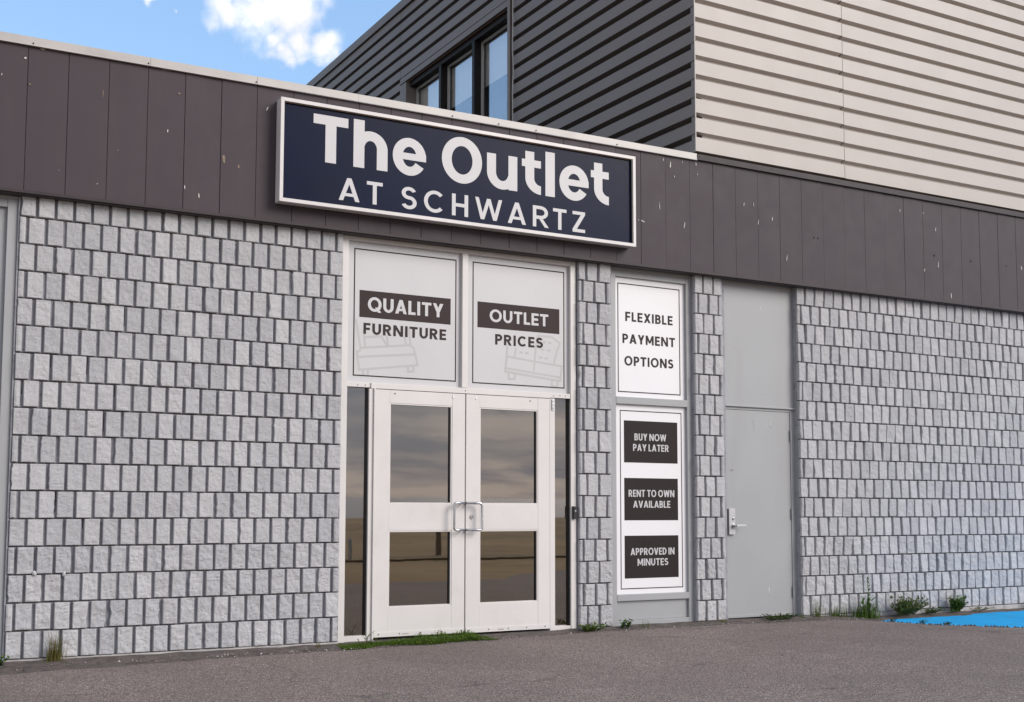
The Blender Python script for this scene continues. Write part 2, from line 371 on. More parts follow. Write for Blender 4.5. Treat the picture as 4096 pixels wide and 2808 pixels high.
# ------------------------------------------------------------------ lettering
def arcp(cx, cy, rx, ry, w, a0, a1, hh=None, n=20):
    hh = hh or w
    A = [R(a0 + (a1 - a0) * i / n) for i in range(n + 1)]
    return [(cx + rx * math.cos(t), cy + ry * math.sin(t)) for t in A] + \
           [(cx + (rx - w) * math.cos(t), cy + (ry - hh) * math.sin(t)) for t in reversed(A)]
def bx(x0, x1, y0, y1): return [(x0, y0), (x1, y0), (x1, y1), (x0, y1)]
def bowl(x, cx, W, y0, y1, w, h):
    ry = (y1 - y0) / 2; cy = (y0 + y1) / 2; rx = W - cx
    return [bx(x, cx, y1 - h, y1), bx(x, cx, y0, y0 + h), arcp(cx, cy, rx, ry, w, -90, 90, h)]
def glyph(ch, W, w):
    h = w * 0.82
    if ch == 'A':
        s = w * 1.08; c = W / 2
        f = lambda y: y * (c - s / 2)
        return [[(0, 0), (s, 0), (c + s / 2, 1), (c - s / 2, 1)], [(W, 0), (W - s, 0), (c - s / 2, 1), (c + s / 2, 1)],
                [(f(.2) + s * .6, .2), (W - f(.2) - s * .6, .2), (W - f(.2 + h * .85) - s * .6, .2 + h * .85), (f(.2 + h * .85) + s * .6, .2 + h * .85)]]
    if ch == 'B':
        mid = 0.52
        return [bx(0, w, 0, 1)] + bowl(w, W * .52, W * .94, mid - h / 2, 1, w, h) + bowl(w, W * .55, W, 0, mid + h / 2, w, h)
    if ch == 'C': return [arcp(W * .53, .5, W * .53, .5, w, 42, 318, h, 40)]
    if ch == 'D': return [bx(0, w, 0, 1)] + bowl(w, W * .42, W, 0, 1, w, h)
    if ch == 'E': return [bx(0, w, 0, 1), bx(w, W, 0, h), bx(w, W, 1 - h, 1), bx(w, W * .93, .5 - h / 2, .5 + h / 2)]
    if ch == 'F': return [bx(0, w, 0, 1), bx(w, W, 1 - h, 1), bx(w, W * .92, .48 - h / 2, .48 + h / 2)]
    if ch == 'H': return [bx(0, w, 0, 1), bx(W - w, W, 0, 1), bx(w, W - w, .5 - h / 2, .5 + h / 2)]
    if ch == 'I': return [bx(0, w, 0, 1)]
    if ch == 'L': return [bx(0, w, 0, 1), bx(w, W, 0, h)]
    if ch == 'M':
        c = W / 2; s = w * 1.05
        return [bx(0, w, 0, 1), bx(W - w, W, 0, 1), [(w * .0, 1), (s * 1.0, 1), (c + s * .42, .18), (c - s * .42, .18)], [(W, 1), (W - s, 1), (c - s * .42, .18), (c + s * .42, .18)]]
    if ch == 'N': return [bx(0, w, 0, 1), bx(W - w, W, 0, 1), [(0, 1), (w * 1.1, 1), (W, 0), (W - w * 1.1, 0)]]
    if ch == 'O': return [arcp(W / 2, .5, W / 2, .52, w, -90, 90, h, 28), arcp(W / 2, .5, W / 2, .52, w, 90, 270, h, 28)]
    if ch == 'P': return [bx(0, w, 0, 1)] + bowl(w, W * .5, W, .36, 1, w, h)
    if ch == 'Q': return glyph('O', W, w) + [[(W * .52, .28), (W * .52 + w * .95, .30), (W * .98, -.06), (W * .98 - w * 1.15, -.06)]]
    if ch == 'R': return [bx(0, w, 0, 1)] + bowl(w, W * .48, W * .95, .38, 1, w, h) + [[(W * .36, .42), (W * .36 + w * 1.1, .42), (W, 0), (W - w * 1.15, 0)]]
    if ch == 'S':
        r1 = (1 + h) / 4 - .008; r2 = (1 + h) / 2 - r1
        return [arcp(W * .5, 1 - r1, W * .475, r1, w, 22, 270, h, 30), arcp(W * .5, r2, W * .5, r2, w, 90, -158, h, 30)]
    if ch == 'T': return [bx(0, W, 1 - h, 1), bx(W / 2 - w / 2, W / 2 + w / 2, 0, 1 - h)]
    if ch == 'U':
        r = W / 2; ry = min(.42, r)
        return [bx(0, w, ry, 1), bx(W - w, W, ry, 1), arcp(r, ry, r, ry + .01, w, 180, 360, h, 24)]
    if ch == 'V':
        c = W / 2; s = w * 1.08
        return [[(0, 1), (s, 1), (c + s / 2, 0), (c - s / 2, 0)], [(W, 1), (W - s, 1), (c - s / 2, 0), (c + s / 2, 0)]]
    if ch == 'W':
        s = w * 1.0; q = W * .27; c = W / 2
        return [[(0, 1), (s, 1), (q + s / 2, 0), (q - s / 2, 0)], [(q - s / 2, 0), (q + s / 2, 0), (c + s / 2, .98), (c - s / 2, .98)],
                [(W - q - s / 2, 0), (W - q + s / 2, 0), (c + s / 2, .98), (c - s / 2, .98)], [(W, 1), (W - s, 1), (W - q - s / 2, 0), (W - q + s / 2, 0)]]
    if ch == 'X':
        s = w * 1.2
        return [[(0, 0), (s, 0), (W, 1), (W - s, 1)], [(W, 0), (W - s, 0), (0, 1), (s, 1)]]
    if ch == 'Y':
        c = W / 2; s = w * 1.15
        return [bx(c - w / 2, c + w / 2, 0, .42), [(0, 1), (s, 1), (c + s / 2, .38), (c - s / 2, .38)], [(W, 1), (W - s, 1), (c - s / 2, .38), (c + s / 2, .38)]]
    if ch == 'Z': return [bx(0, W, 0, h), bx(0, W, 1 - h, 1), [(0, h * .9), (w * 1.25, h * .9), (W, 1 - h * .9), (W - w * 1.25, 1 - h * .9)]]
    if ch == 'h':
        X = 0.79; r = W / 2
        return [bx(0, w, 0, 1), bx(W - w, W, 0, X - r * .95), arcp(r, X - r * .95, r, r * .95, w, 0, 165, h, 24)]
    if ch == 'e':
        X = 0.80; ry = X / 2
        return [arcp(W / 2, ry, W / 2, ry + .012, w, 0, 328, h, 44), bx(w * .8, W - .002, ry - .07, ry + h * .40)]
    if ch == 'u':
        X = 0.785; r = W / 2
        return [bx(0, w, r * .95, X), bx(W - w, W, 0, X), arcp(r, r * .95, r, r * .97, w, 180, 345, h, 24)]
    if ch == 'l': return [bx(0, w, 0, 1)]
    if ch == 't':
        s0 = W * .18; X = .78
        return [bx(s0, s0 + w * .98, .36, .97), bx(0, W, X - h * .84, X), arcp(W, .36, W - s0, .36, w * .98, 180, 270, h, 18)]
    return []
ADV = dict(A=.86, B=.68, C=.88, D=.78, E=.60, F=.60, H=.76, I=0, L=.54, M=.98, N=.86, O=1.0, P=.68, Q=1.0, R=.74, S=.68, T=.72, U=.76, V=.84, W=1.22, X=.82, Y=.80, Z=.70)
class TextMB(MB):
    cnt = 0
    def glyphs(s, ch, x, z, cap, W, w, y, m):
        for p in glyph(ch, W, w):
            s.cnt += 1
            s.poly([(x + a * cap, z + b * cap) for a, b in p], y - 0.0010 - 0.00012 * (s.cnt % 9), 0.0012 + 0.00012 * (s.cnt % 9), m)
    def line(s, txt, x0, x1, z, cap, w, y, m, sp=.10, word=.30):
        W = [(ADV.get(c, 0) or w) for c in txt]
        tot = 0
        for i, c in enumerate(txt):
            tot += word if c == ' ' else W[i]
            if i + 1 < len(txt) and c != ' ' and txt[i + 1] != ' ': tot += sp
        k = (x1 - x0) / (tot * cap); x = x0
        for i, c in enumerate(txt):
            if c == ' ':
                x += word * cap * k
                if hasattr(s, 'words'):          # close the word as a mesh of its own
                    q = MB(); q.v, q.f, q.mi, q.ms = s.v, s.f, s.mi, list(s.ms); s.words.append(q); s.v, s.f, s.mi = [], [], []
                continue
            Wi = w if c == 'I' else W[i] * k
            if c == 'I': x += (w * k - w) * cap / 2
            s.glyphs(c, x, z, cap, Wi, w, y, m)
            x += Wi * cap + ((w * k - w) * cap / 2 if c == 'I' else 0)
            if i + 1 < len(txt) and txt[i + 1] != ' ': x += sp * cap * k

# ------------------------------------------------------------------ ground
def lerp_tab(t, x):
    if x <= t[0][0]: return t[0][1]
    for (a, b), (c, d) in zip(t, t[1:]):
        if x <= c: return b + (d - b) * (x - a) / (c - a)
    return t[-1][1]
ZT = [(-6, -.03), (1, -.022), (2, -.022), (3.5, -.024), (4.8, -.022), (6.1, -.015), (7.6, -.010), (8.6, -.015), (9.2, -.022), (12, -.028), (30, -.05)]
def ground_z(x, y): return lerp_tab(ZT, x) - 0.010 * max(0, -y - .3)
EDGE = [(-40, -.45), (1, -.42), (2, -.32), (3.5, -.22), (4.8, -.17), (6.1, -.08), (7.5, -.14), (8.5, -.16), (9.05, -.22), (9.26, -.36), (9.55, -.78), (9.9, -1.10), (10.23, -1.36), (11.3, -1.9), (13, -2.2), (22, -2.3), (60, -2.3)]
def asphalt():
    xs = []; x = -40.0
    while x < 60:
        xs.append(x); x += 0.025 if 0.4 < x < 14 else (0.5 if -5 < x < 20 else 4)
    ts = [0, .008, .02, .05, .1, .2, .4, .7, 1.1, 1.6, 2.2, 3, 4, 5.2, 6.2]
    mb = MB(); vs = []; fs = []
    n = len(ts) + 1
    for x in xs:
        e = lerp_tab(EDGE, x)
        rag = .030 * noise.noise(Vector((x * 3.1, 1.7, 0))) + .022 * noise.noise(Vector((x * 13, 5.7, 0))) + .012 * noise.noise(Vector((x * 41, 9, 0)))
        e += rag
        vs.append((x, e + .004, -.16))
        for t in ts:
            y = e - t
            z = ground_z(x, y) + .012 * noise.noise(Vector((x * .6, y * .6, 0))) * min(1, t) + .004 * noise.noise(Vector((x * 2.7, y * 2.7, 3)))
            z -= .016 * max(0, 1 - t / .02) ** 2 + .010 * max(0, 1 - t / .25)
            vs.append((x, y, z))
    for i in range(len(xs) - 1):
        for j in range(n - 1):
            fs.append((i * n + j, i * n + j + 1, (i + 1) * n + j + 1, (i + 1) * n + j))
    mb.add(vs, fs, M['asphalt'])
    return struct(mb.build('asphalt', smoothf=True))
asphalt()
def sheet(name, pts, z, m):
    mb = MB(); mb.add([(x, y, z if not callable(z) else z(x, y)) for x, y in pts], [tuple(range(len(pts)))], m)
    return struct(mb.build(name))
sheet('ground', [(-1500, -1500), (1500, -1500), (1500, 1500), (-1500, 1500)], -.62, M['soil'])
# soil strip along the wall foot
mb = MB(); xs = [-6 + .1 * i for i in range(260)]; vs = []; fs = []
for x in xs:
    for j, y in enumerate((.06, 0.0, -.07, -.15, -.28, -.5)):
        vs.append((x, y, lerp_tab(ZT, x) + .012 - .034 * min(1, -min(y, 0) / max(.05, -lerp_tab(EDGE, min(x, 9)) + .06)) - (.03 if x > 9.2 else 0) * min(1, (x - 9.2) * 2 if x > 9.2 else 0) + .012 * noise.noise(Vector((x * 5, y * 9, 0))) ))
for i in range(len(xs) - 1):
    for j in range(5): fs.append((i * 6 + j, i * 6 + j + 1, (i + 1) * 6 + j + 1, (i + 1) * 6 + j))
mb.add(vs, fs, M['soil']); struct(mb.build('soil_strip', smoothf=True))
# blue painted pavement beside the wall
bp = [(9.15, -.30), (9.9, -.24), (10.6, -.19), (11.4, -.13), (12.3, -.09), (16, -.07), (20, -.07), (20, -6.2), (9.15, -6.2)]
mb = MB(); nx = 120
vs = []; fs = []
for i in range(nx + 1):
    x = 9.15 + 10.85 * i / nx
    top = lerp_tab([(9.15, -.24), (9.9, -.19), (10.6, -.15), (11.4, -.12), (12.3, -.09), (20, -.07)], x) + .012 * noise.noise(Vector((x * 6, 0, 0)))
    for j in range(13):
        y = top - 2.3 * (j / 12) ** 2
        vs.append((x, y, -.062 + .006 * noise.noise(Vector((x, y, 0)))))
for i in range(nx):
    for j in range(12): fs.append((i * 13 + j, i * 13 + j + 1, (i + 1) * 13 + j + 1, (i + 1) * 13 + j))
mb.add(vs, fs, M['bluepaint']); struct(mb.build('blue_pavement', smoothf=True))
# land across the street, seen in the glass
sheet('field', [(-120, -70), (160, -70), (160, -6.2), (-120, -6.2)], lambda x, y: -.16 if y > -30 else -.45, M['field'])
sheet('water', [(-1500, -1500), (1500, -1500), (1500, -72), (-1500, -72)], -.56, M['water'])

# ------------------------------------------------------------------ the low building
B = thing('store_building', 'low store with grey split-face block front, dark fascia and white double entrance', 'building', (6, 0, 0))
def topz(x): return .0088 * (x - .85)
def lowz(x): return .0042 * (x - .89)
def warp_fascia(x, y, z):
    t = (z - 3.37) / (4.52 - 3.37)
    return (x, y, z + topz(x) * t + lowz(x) * (1 - t))

def gridp(u, n, size):
    u = min(max(u, 0), n)
    if u == 0: return 0.0
    if u == n: return 1.0
    if n < 5: return u / n
    k = .0035 / size
    return k + (1 - 2 * k) * (u - 1) / (n - 2)
def block_wall(x0, x1, pitch, phase, alt, label, rowskip=None, ztop=3.4, nx=11, nz=17, rough=1.0, warpx=None):
    """running courses of scored split-face block; phase / alt are groove centres of odd / even courses from the top"""
    mb = MB(); G = .0245
    mb.box(x0, x1, .030, .20, 0, ztop + .03, M['mortar'])
    nrow = int(round(ztop / .2))
    for rIdx in range(nrow):
        zt = ztop - .2 * rIdx; zb = zt - .2
        mb.box(x0 + .001, x1 - .001, .0292, .035, zb - .0048, zb + .0048, M['bedjoint'])
        ph = (phase if rIdx % 2 == 0 else alt)
        k0 = math.floor((x0 - ph) / pitch)
        edges = [x0] + [ph + pitch * k for k in range(k0 + 1, k0 + 400) if x0 + .02 < ph + pitch * k < x1 - .02] + [x1]
        for i in range(len(edges) - 1):
            a = edges[i] + (G / 2 if i > 0 else 0.002); b = edges[i + 1] - (G / 2 if i < len(edges) - 2 else 0.002)
            a += random.gauss(0, .0012); b += random.gauss(0, .0012)
            z0 = zb + .006 + random.gauss(0, .0012); z1 = zt - .006 + random.gauss(0, .0012)
            sx = max(3, int(nx * (b - a) / .11)); sz = nz
            off = random.gauss(0, .003) ; tx = random.gauss(0, .032) * rough; tz = random.gauss(0, .028) * rough
            seed = Vector((random.uniform(0, 50), random.uniform(0, 50), random.uniform(0, 50)))
            low = min(1.6, 1 + (.6 if rIdx > nrow - 5 else 0))
            chipL = random.random() < .13 * rough; chipR = random.random() < .13 * rough
            cx_, cz_ = (a + b) / 2, (z0 + z1) / 2
            vs = []
            for u in range(-1, sx + 2):
                for v in range(-1, sz + 2):
                    cu = gridp(u, sx, b - a); cv = gridp(v, sz, z1 - z0)
                    x = a + (b - a) * cu; z = z0 + (z1 - z0) * cv
                    P = Vector((x * 9, z * 9, 0)) + seed
                    if chipL: x += (1 - cu) * .010 * abs(noise.noise(Vector((z * 14, 2, 0)) + seed)) * 1.6
                    if chipR: x -= cu * .010 * abs(noise.noise(Vector((z * 14, 7, 0)) + seed)) * 1.6
                    if u < 0 or v < 0 or u > sx or v > sz:
                        y = .032
                    else:
                        e = min(cu * (b - a), (1 - cu) * (b - a), cv * (z1 - z0), (1 - cv) * (z1 - z0))
                        y = .004 - .004 * min(1, e / .0034) + off + tx * (x - cx_) + tz * (z - cz_)
                        y -= low * (.0050 * noise.noise(P) + .0036 * noise.noise(P * 3.1) + .0030 * noise.noise(P * 8.3)) * min(1, .35 + e / .012)
                        y = min(y, .026)
                    vs.append((x, y, z))
            nn = sz + 3; fs = []
            for u in range(sx + 2):
                for v in range(sz + 2):
                    q = u * nn + v
                    fs.append((q, q + nn, q + nn + 1, q + 1))
            mb.add(vs, fs, M['block'])
            if random.random() < .06 and i > 0:      # open crack in the mortar beside a block
                xx = edges[i] + random.uniform(-.004, .004)
                hgt = random.uniform(.06, .17)
                mb.poly([(xx - .003, z1 - hgt), (xx + .002, z1 - hgt - .006), (xx + .004, z1), (xx - .002, z1)], .0285, .004, M['hole'])
    return mb.build('block_wall', B, label=label)
block_wall(1.045, 3.602, .1321, 1.160, 1.097, 'wide grey split-face block wall left of the entrance', rough=.8)
block_wall(5.975, 6.340, .1330, 6.061, 6.018, 'narrow block pier between entrance and poster window', rough=.9)
block_wall(7.350, 7.705, .1330, 7.458, 7.394, 'narrow block pier between poster window and service door', rough=1.0)
block_wall(8.722, 14.6, .1362, 8.831, 8.769, 'long block wall right of the grey service door', rough=1.2)
block_wall(-5.0, -.16, .1330, -4.9, -4.83, 'block wall beyond the left side door', rough=.8, nx=5, nz=7)

# foundation strip
mb = MB()
for a, b, in ((-5, 3.6), (5.98, 6.34), (7.35, 7.705), (8.722, 14.6)):
    mb.box(a, b, -.004, .2, -.3, -.001, M['concrete'])
mb.build('foundation', B)

# fascia panels
seams = [1.052 - .2935 * k for k in range(22, 0, -1)] + [1.052, 1.341, 1.638, 1.932, 2.222, 2.514, 2.807, 3.118] + [3.411 + .2946 * k for k in range(12)] + \
        [6.952, 7.252, 7.546, 7.84, 8.139, 8.437, 8.741, 9.049, 9.355, 9.665, 9.971, 10.274, 10.582, 10.894, 11.212, 11.528, 11.852, 12.172, 12.49, 12.81, 13.13, 13.45, 13.77, 14.09, 14.41, 14.73]
mb = MB()
for a, b in zip(seams, seams[1:]):
    o1, o2 = random.gauss(0, .0012), random.gauss(0, .0012)
    y0, y1 = -.060 + o1, -.060 + o2
    ym = (y0 + y1) / 2 - random.uniform(0, .0015); xm = (a + b) / 2; g = .0022
    for (p, q, ya, yb) in ((a + g, xm, y0, ym), (xm, b - g, ym, y1)):
        mb.add([(p, ya, 3.37), (q, yb, 3.37), (q, yb, 4.50), (p, ya, 4.50)], [(0, 1, 2, 3)], M['fascia'])
    mb.add([(a + g, y0, 3.37), (a + g, -.045, 3.37), (a + g, -.045, 4.5), (a + g, y0, 4.5)], [(0, 1, 2, 3)], M['fascia'])
    mb.add([(b - g, y1, 3.37), (b - g, -.045, 3.37), (b - g, -.045, 4.5), (b - g, y1, 4.5)], [(0, 3, 2, 1)], M['fascia'])
mb.box(seams[0], seams[-1], -.046, .2, 3.37, 4.50, M['darkgap'])
# marks: droppings, scrapes, stains (position, half width, half height, tilt)
for x, z, rx, rz, a, k in [(1.03, 4.359, .009, .009, 0, 's'), (.873, 4.208, .004, .009, 0, 's'), (1.151, 4.452, .022, .014, -.5, 't'), (1.504, 4.464, .035, .006, 0, 't'), (2.074, 4.462, .045, .005, 0, 't'),
        (1.068, 4.168, .007, .006, 0, 't'), (1.593, 4.191, .004, .03, 0, 't'), (2.173, 4.29, .014, .008, .4, 't'), (2.09, 3.979, .006, .013, 0, 's'), (2.54, 3.825, .014, .04, .15, 't'), (2.662, 3.782, .009, .018, 0, 't'),
        (2.348, 3.503, .006, .022, .15, 's'), (2.233, 3.56, .004, .018, .1, 's'), (2.893, 4.293, .006, .020, -.4, 's'), (1.571, 3.494, .004, .004, 0, 's'), (1.716, 3.771, .003, .003, 0, 's'), (1.292, 3.557, .003, .003, 0, 's'),
        (6.924, 4.463, .005, .012, 0, 's'), (7.01, 4.421, .009, .034, 0, 's'), (7.158, 4.471, .003, .012, -.1, 's'), (7.331, 4.475, .006, .016, 0, 's'), (7.346, 4.374, .004, .008, 0, 's'), (7.059, 4.312, .005, .012, -.2, 's'),
        (6.873, 3.995, .004, .034, .05, 's'), (7.177, 3.846, .006, .030, -.2, 's'), (7.948, 4.149, .005, .020, -.2, 's'), (8.075, 4.165, .004, .016, -.15, 's'), (8.326, 4.044, .007, .020, -.15, 's'), (8.136, 3.986, .003, .03, -.15, 's'),
        (10.214, 4.369, .004, .020, -.2, 's'), (10.586, 4.387, .006, .006, 0, 's'), (10.785, 4.224, .005, .022, -.2, 's'), (8.52, 3.663, .005, .030, -.15, 's'), (10.811, 3.825, .005, .036, -.12, 's'), (10.586, 3.738, .004, .02, -.3, 's'),
        (11.013, 3.487, .006, .034, .05, 's'), (12.257, 3.935, .008, .02, .2, 's'), (10.751, 3.922, .011, .011, 0, 'h'), (11.362, 3.922, .011, .011, 0, 'h'), (11.985, 3.927, .011, .010, 0, 'h'), (8.909, 3.918, .008, .008, 0, 'h'), (8.965, 3.918, .008, .008, 0, 'h'),
        (8.91, 3.402, .03, .013, 0, 'r'), (10.143, 3.405, .03, .010, 0, 'r'), (10.747, 3.41, .03, .012, 0, 'r'), (11.965, 3.413, .03, .012, 0, 'r'), (6.62, 3.828, .006, .005, 0, 's'), (6.66, 3.826, .009, .008, 0, 's'), (6.68, 3.82, .01, .008, 0, 's')]:
    z -= lowz(x) * (1 - (z - 3.37) / 1.15) + topz(x) * (z - 3.37) / 1.15
    mb.disc(x, z, -.0645, rx * .8, M[dict(s='scuff', t='stain', h='hole', r='rust')[k]], rz, .004, 10, .3, a)
mb.build('fascia', B, warp_fascia)
mb = MB()
mb.box(seams[0], seams[-1], -.078, -.064, 3.352, 3.376, M['driptrim'])
mb.box(seams[0], seams[-1], -.0635, .028, 3.345, 3.354, M['driptrim'])
mb.build('drip_edge', B, lambda x, y, z: (x, y, z + lowz(x)), bevel=.002)
# metal coping in lengths
mb = MB()
joints = [-5.4, -3.0, -.6, .30, 1.94, 2.80, 3.687, 7.335]
for a, b in zip(joints, joints[1:]):
    o = random.uniform(-.0015, .0015)
    mb.add([(a + .001, -.084 + o, 4.452), (b - .001, -.084 + o, 4.452), (b - .001, -.080 + o, 4.460), (a + .001, -.080 + o, 4.460),
            (a + .001, -.078 + o, 4.519), (b - .001, -.078 + o, 4.519), (b - .001, .16, 4.528), (a + .001, .16, 4.528)],
           [(0, 1, 2, 3), (3, 2, 5, 4), (4, 5, 6, 7)], M['coping'])
    mb.add([(a + .001, -.084 + o, 4.452), (b - .001, -.084 + o, 4.452), (b - .001, -.066, 4.451), (a + .001, -.066, 4.451)], [(3, 2, 1, 0)], M['coping'])
mb.add([(7.334, -.084, 4.452), (7.334, .16, 4.452), (7.334, .16, 4.528), (7.334, -.078, 4.519)], [(0, 1, 2, 3)], M['coping'])
for x in (1.08, 1.925, 2.79, 4.583, 5.054, 5.449, 6.358): mb.disc(x, 4.470, -.0865, .005, M['hole'], None, .006)
mb.build('coping', B, lambda x, y, z: (x, y, z + topz(x)))
# dark flashing under the metal siding, right part
mb = MB(); mb.box(7.338, 14.73, -.086, .1, 4.458, 4.514, M['driptrim'])
for k in range(9): mb.disc(7.36 + .95 * k, 4.49, -.0875, .005, M['hole'], None, .003)
mb.build('flashing', B, lambda x, y, z: (x, y, z + .057 + .0046 * (x - 7.338)))
# closed body behind the front
mb = MB()
mb.box(-5, 14.6, .21, 11, -.3, 3.36, M['darkgap']); mb.box(-5, 14.6, .21, 11, 3.362, 4.40, M['roofing'])
mb.build('roof', B)

# side door at the left edge of the picture
F = MB()
F.box(-.16, 1.030, .035, .2, 3.326, 3.40, M['greypaint'])
F.box(.960, 1.030, .040, .2, -.05, 3.325, M['greypaint']); F.box(-.16, -.09, .040, .2, -.05, 3.325, M['greypaint'])
F.box(-.089, .959, .044, .2, 3.265, 3.325, M['greypaint'])
F.box(1.031, 1.044, .02, .2, -.05, 3.37, M['mortar'])
fo = F.build('side_door_frame', B, bevel=.002)
d = MB(); d.box(-.089, .959, .075, .2, -.03, 3.264, M['greypaint']); d.build('side_door', B)

# ------------------------------------------------------------------ entrance
A = M['alu']; F = MB()
F.box(3.612, 3.668, .040, .2, -.05, 3.372, A); F.box(5.906, 5.963, .040, .2, -.05, 3.378, A)
F.box(3.669, 5.905, .042, .2, 3.327, 3.374, A)
F.box(4.760, 4.817, .040, .2, 2.134, 3.326, A)
F.box(3.669, 5.905, .046, .2, 2.090, 2.133, A)
F.box(3.885, 5.675, .034, .046, 2.083, 2.131, A)
F.box(3.870, 3.909, .040, .2, -.02, 2.082, A); F.box(3.910, 3.925, .024, .2, -.02, 2.082, A)
F.box(5.676, 5.730, .040, .2, -.03, 2.082, A)
F.box(3.669, 3.869, .046, .2, -.04, .032, A); F.box(5.731, 5.905, .046, .2, -.04, .024, A)
F.box(3.926, 5.675, .03, .2, -.05, -.012, M['concrete'])
for x, z in ((3.765, 2.106), (3.835, 2.108), (5.72, 2.108), (5.79, 2.112), (5.85, 2.113), (4.79, 2.106)): F.disc(x, z, .0325 if 3.9 < x < 5.67 else .0445, .005, M['hole'], None, .004)
F.build('entrance_frame', B, bevel=.0015)
b = MB(); b.box(5.696, 5.716, .030, .038, 1.975, 2.075, M['steel'])
for z in (1.99, 2.02, 2.055): b.disc(5.706, z, .0285, .004, M['hole'], None, .003)
b.build('bracket', B)
for (x0, x1, z0, z1) in ((3.669, 3.869, .033, 2.089), (5.731, 5.905, .025, 2.089)):
    g = MB(); g.box(x0, x1, .085, .095, z0, z1, M['sideglass']); so = g.build('sidelight', B)
    k = MB(); k.box(x1 - .010, x1, .060, .0845, z0, z1, M['black']); k.build('dark_strip', so)  # black strip paints the shadow at the sidelight's right return
def leaf(x0, x1, gx0, gx1, mirror, zb):
    y0 = .036; D = MB()
    s0, s1 = gx0 - .012, gx1 + .012
    D.box(x0, s0 - .0006, y0, y0 + .045, zb, 2.078, A); D.box(s1 + .0006, x1, y0, y0 + .045, zb, 2.078, A)
    D.box(s0, s1, y0 + .001, y0 + .045, 1.968, 2.078, A); D.box(s0, s1, y0 + .001, y0 + .045, .892, 1.117, A); D.box(s0, s1, y0 + .001, y0 + .045, zb, .252, A)
    D.box(x0 + .002, x1 - .002, y0 - .004, y0 - .0003, zb, zb + .042, A)
    for z0, z1 in ((1.117, 1.968), (.252, .892)):     # glazing stops
        for bx_ in ((s0, gx0, z0, z1), (gx1, s1, z0, z1), (gx0, gx1, z0, z0 + .012), (gx0, gx1, z1 - .012, z1)):
            D.box(bx_[0], bx_[1], y0 + .004, y0 + .03, bx_[2], bx_[3], A)
    sc = [.045, .24, .44, .64, .83] if not mirror else [.035, .23, .43, .62, .815]
    for s in sc: D.disc(x0 + s, zb + .022, y0 - .006, .0055, M['hole'], None, .004)
    for s in ((.18,) if not mirror else (.66,)): D.disc(x0 + s, 2.048, y0 - .002, .006, M['hole'], None, .004)
    D.disc(x0 + (.745 if not mirror else .10), 2.044, y0 - .003, .012, M['steel'], None, .006, 16)
    for q in range(5): D.disc(x0 + .27 + q * .012 + (.06 if mirror else 0), zb + .018, y0 - .0055, .006 * random.random() + .002, M['hole'], .003, .003, 8, .4)
    do = D.build('entrance_door', B, bevel=.0012, label='left white glazed leaf of the entrance' if not mirror else 'right white glazed leaf of the entrance')
    for z0, z1 in ((1.129, 1.956), (.264, .880)):
        g = MB(); g.box(gx0, gx1, y0 + .022, y0 + .030, z0, z1, M['doorglass']); g.build('glass_pane', do)
        k = MB(); k.box(gx1 - .009, gx1, y0 + .006, y0 + .0215, z0, z1, M['black']); k.build('dark_strip', do)  # black strip on the right edge of the pane only
    xb = 4.653 if not mirror else 4.927; xe = 4.752 if not mirror else 4.800
    zt, zl = 1.127, .895; sgn = 1 if not mirror else -1
    pts = [(xe, y0, zt), (xe, y0 - .055, zt)]
    for i in range(7):
        t = R(90 * i / 6); pts.append((xb + sgn * .025 * (1 - math.sin(t)), y0 - .062, zt - .025 * (1 - math.cos(t))))
    for i in range(7):
        t = R(90 * i / 6); pts.append((xb + sgn * .025 * (1 - math.cos(t)), y0 - .062, zl + .025 * (1 - math.sin(t))))
    pts += [(xe, y0 - .055, zl), (xe, y0, zl)]
    h = MB(); h.tube(pts, .0115, M['steel'], 10); h.build('handle', do, smoothf=True)
    if mirror:
        l = MB(); l.disc(4.860, 1.008, y0 - .008, .019, M['steel'], None, .008, 20); l.disc(4.860, 1.008, y0 - .010, .011, M['greyframe'], None, .003, 16)
        l.box(4.8585, 4.8615, y0 - .0112, y0 - .0101, 1.001, 1.015, M['hole']); l.build('lock', do)
leaf(3.928, 4.789, 4.072, 4.650, False, .014)
leaf(4.801, 5.671, 4.950, 5.533, True, .010)
g = MB(); g.box(3.669, 4.759, .092, .2, 2.134, 3.326, M['darkgap']); g.box(4.818, 5.905, .092, .2, 2.134, 3.326, M['darkgap']); g.build('transom_backing', B)

def border(mb, x0, x1, z0, z1, t, y, m, d=.0012):
    mb.box(x0, x1, y - d, y, z1 - t, z1, m); mb.box(x0, x1, y - d, y, z0, z0 + t, m)
    mb.box(x0, x0 + t, y - d, y, z0 + t, z1 - t, m); mb.box(x1 - t, x1, y - d, y, z0 + t, z1 - t, m)
SK = [0]
def stroke(mb, pts, t, y, m, closed=False):
    n = len(pts)
    for i in range(n if closed else n - 1):
        a, b = Vector(pts[i]), Vector(pts[(i + 1) % n]); d = (b - a)
        if d.length < 1e-5: continue
        d.normalize(); nrm = Vector((-d.y, d.x)) * t / 2
        a2, b2 = a - d * t * .45, b + d * t * .45
        mb.poly([tuple(a2 + nrm), tuple(b2 + nrm), tuple(b2 - nrm), tuple(a2 - nrm)], y - .0003 - .00004 * (SK[0] % 23), .0002, m); SK[0] += 1
GRP = 'furniture signs in the entrance transom'
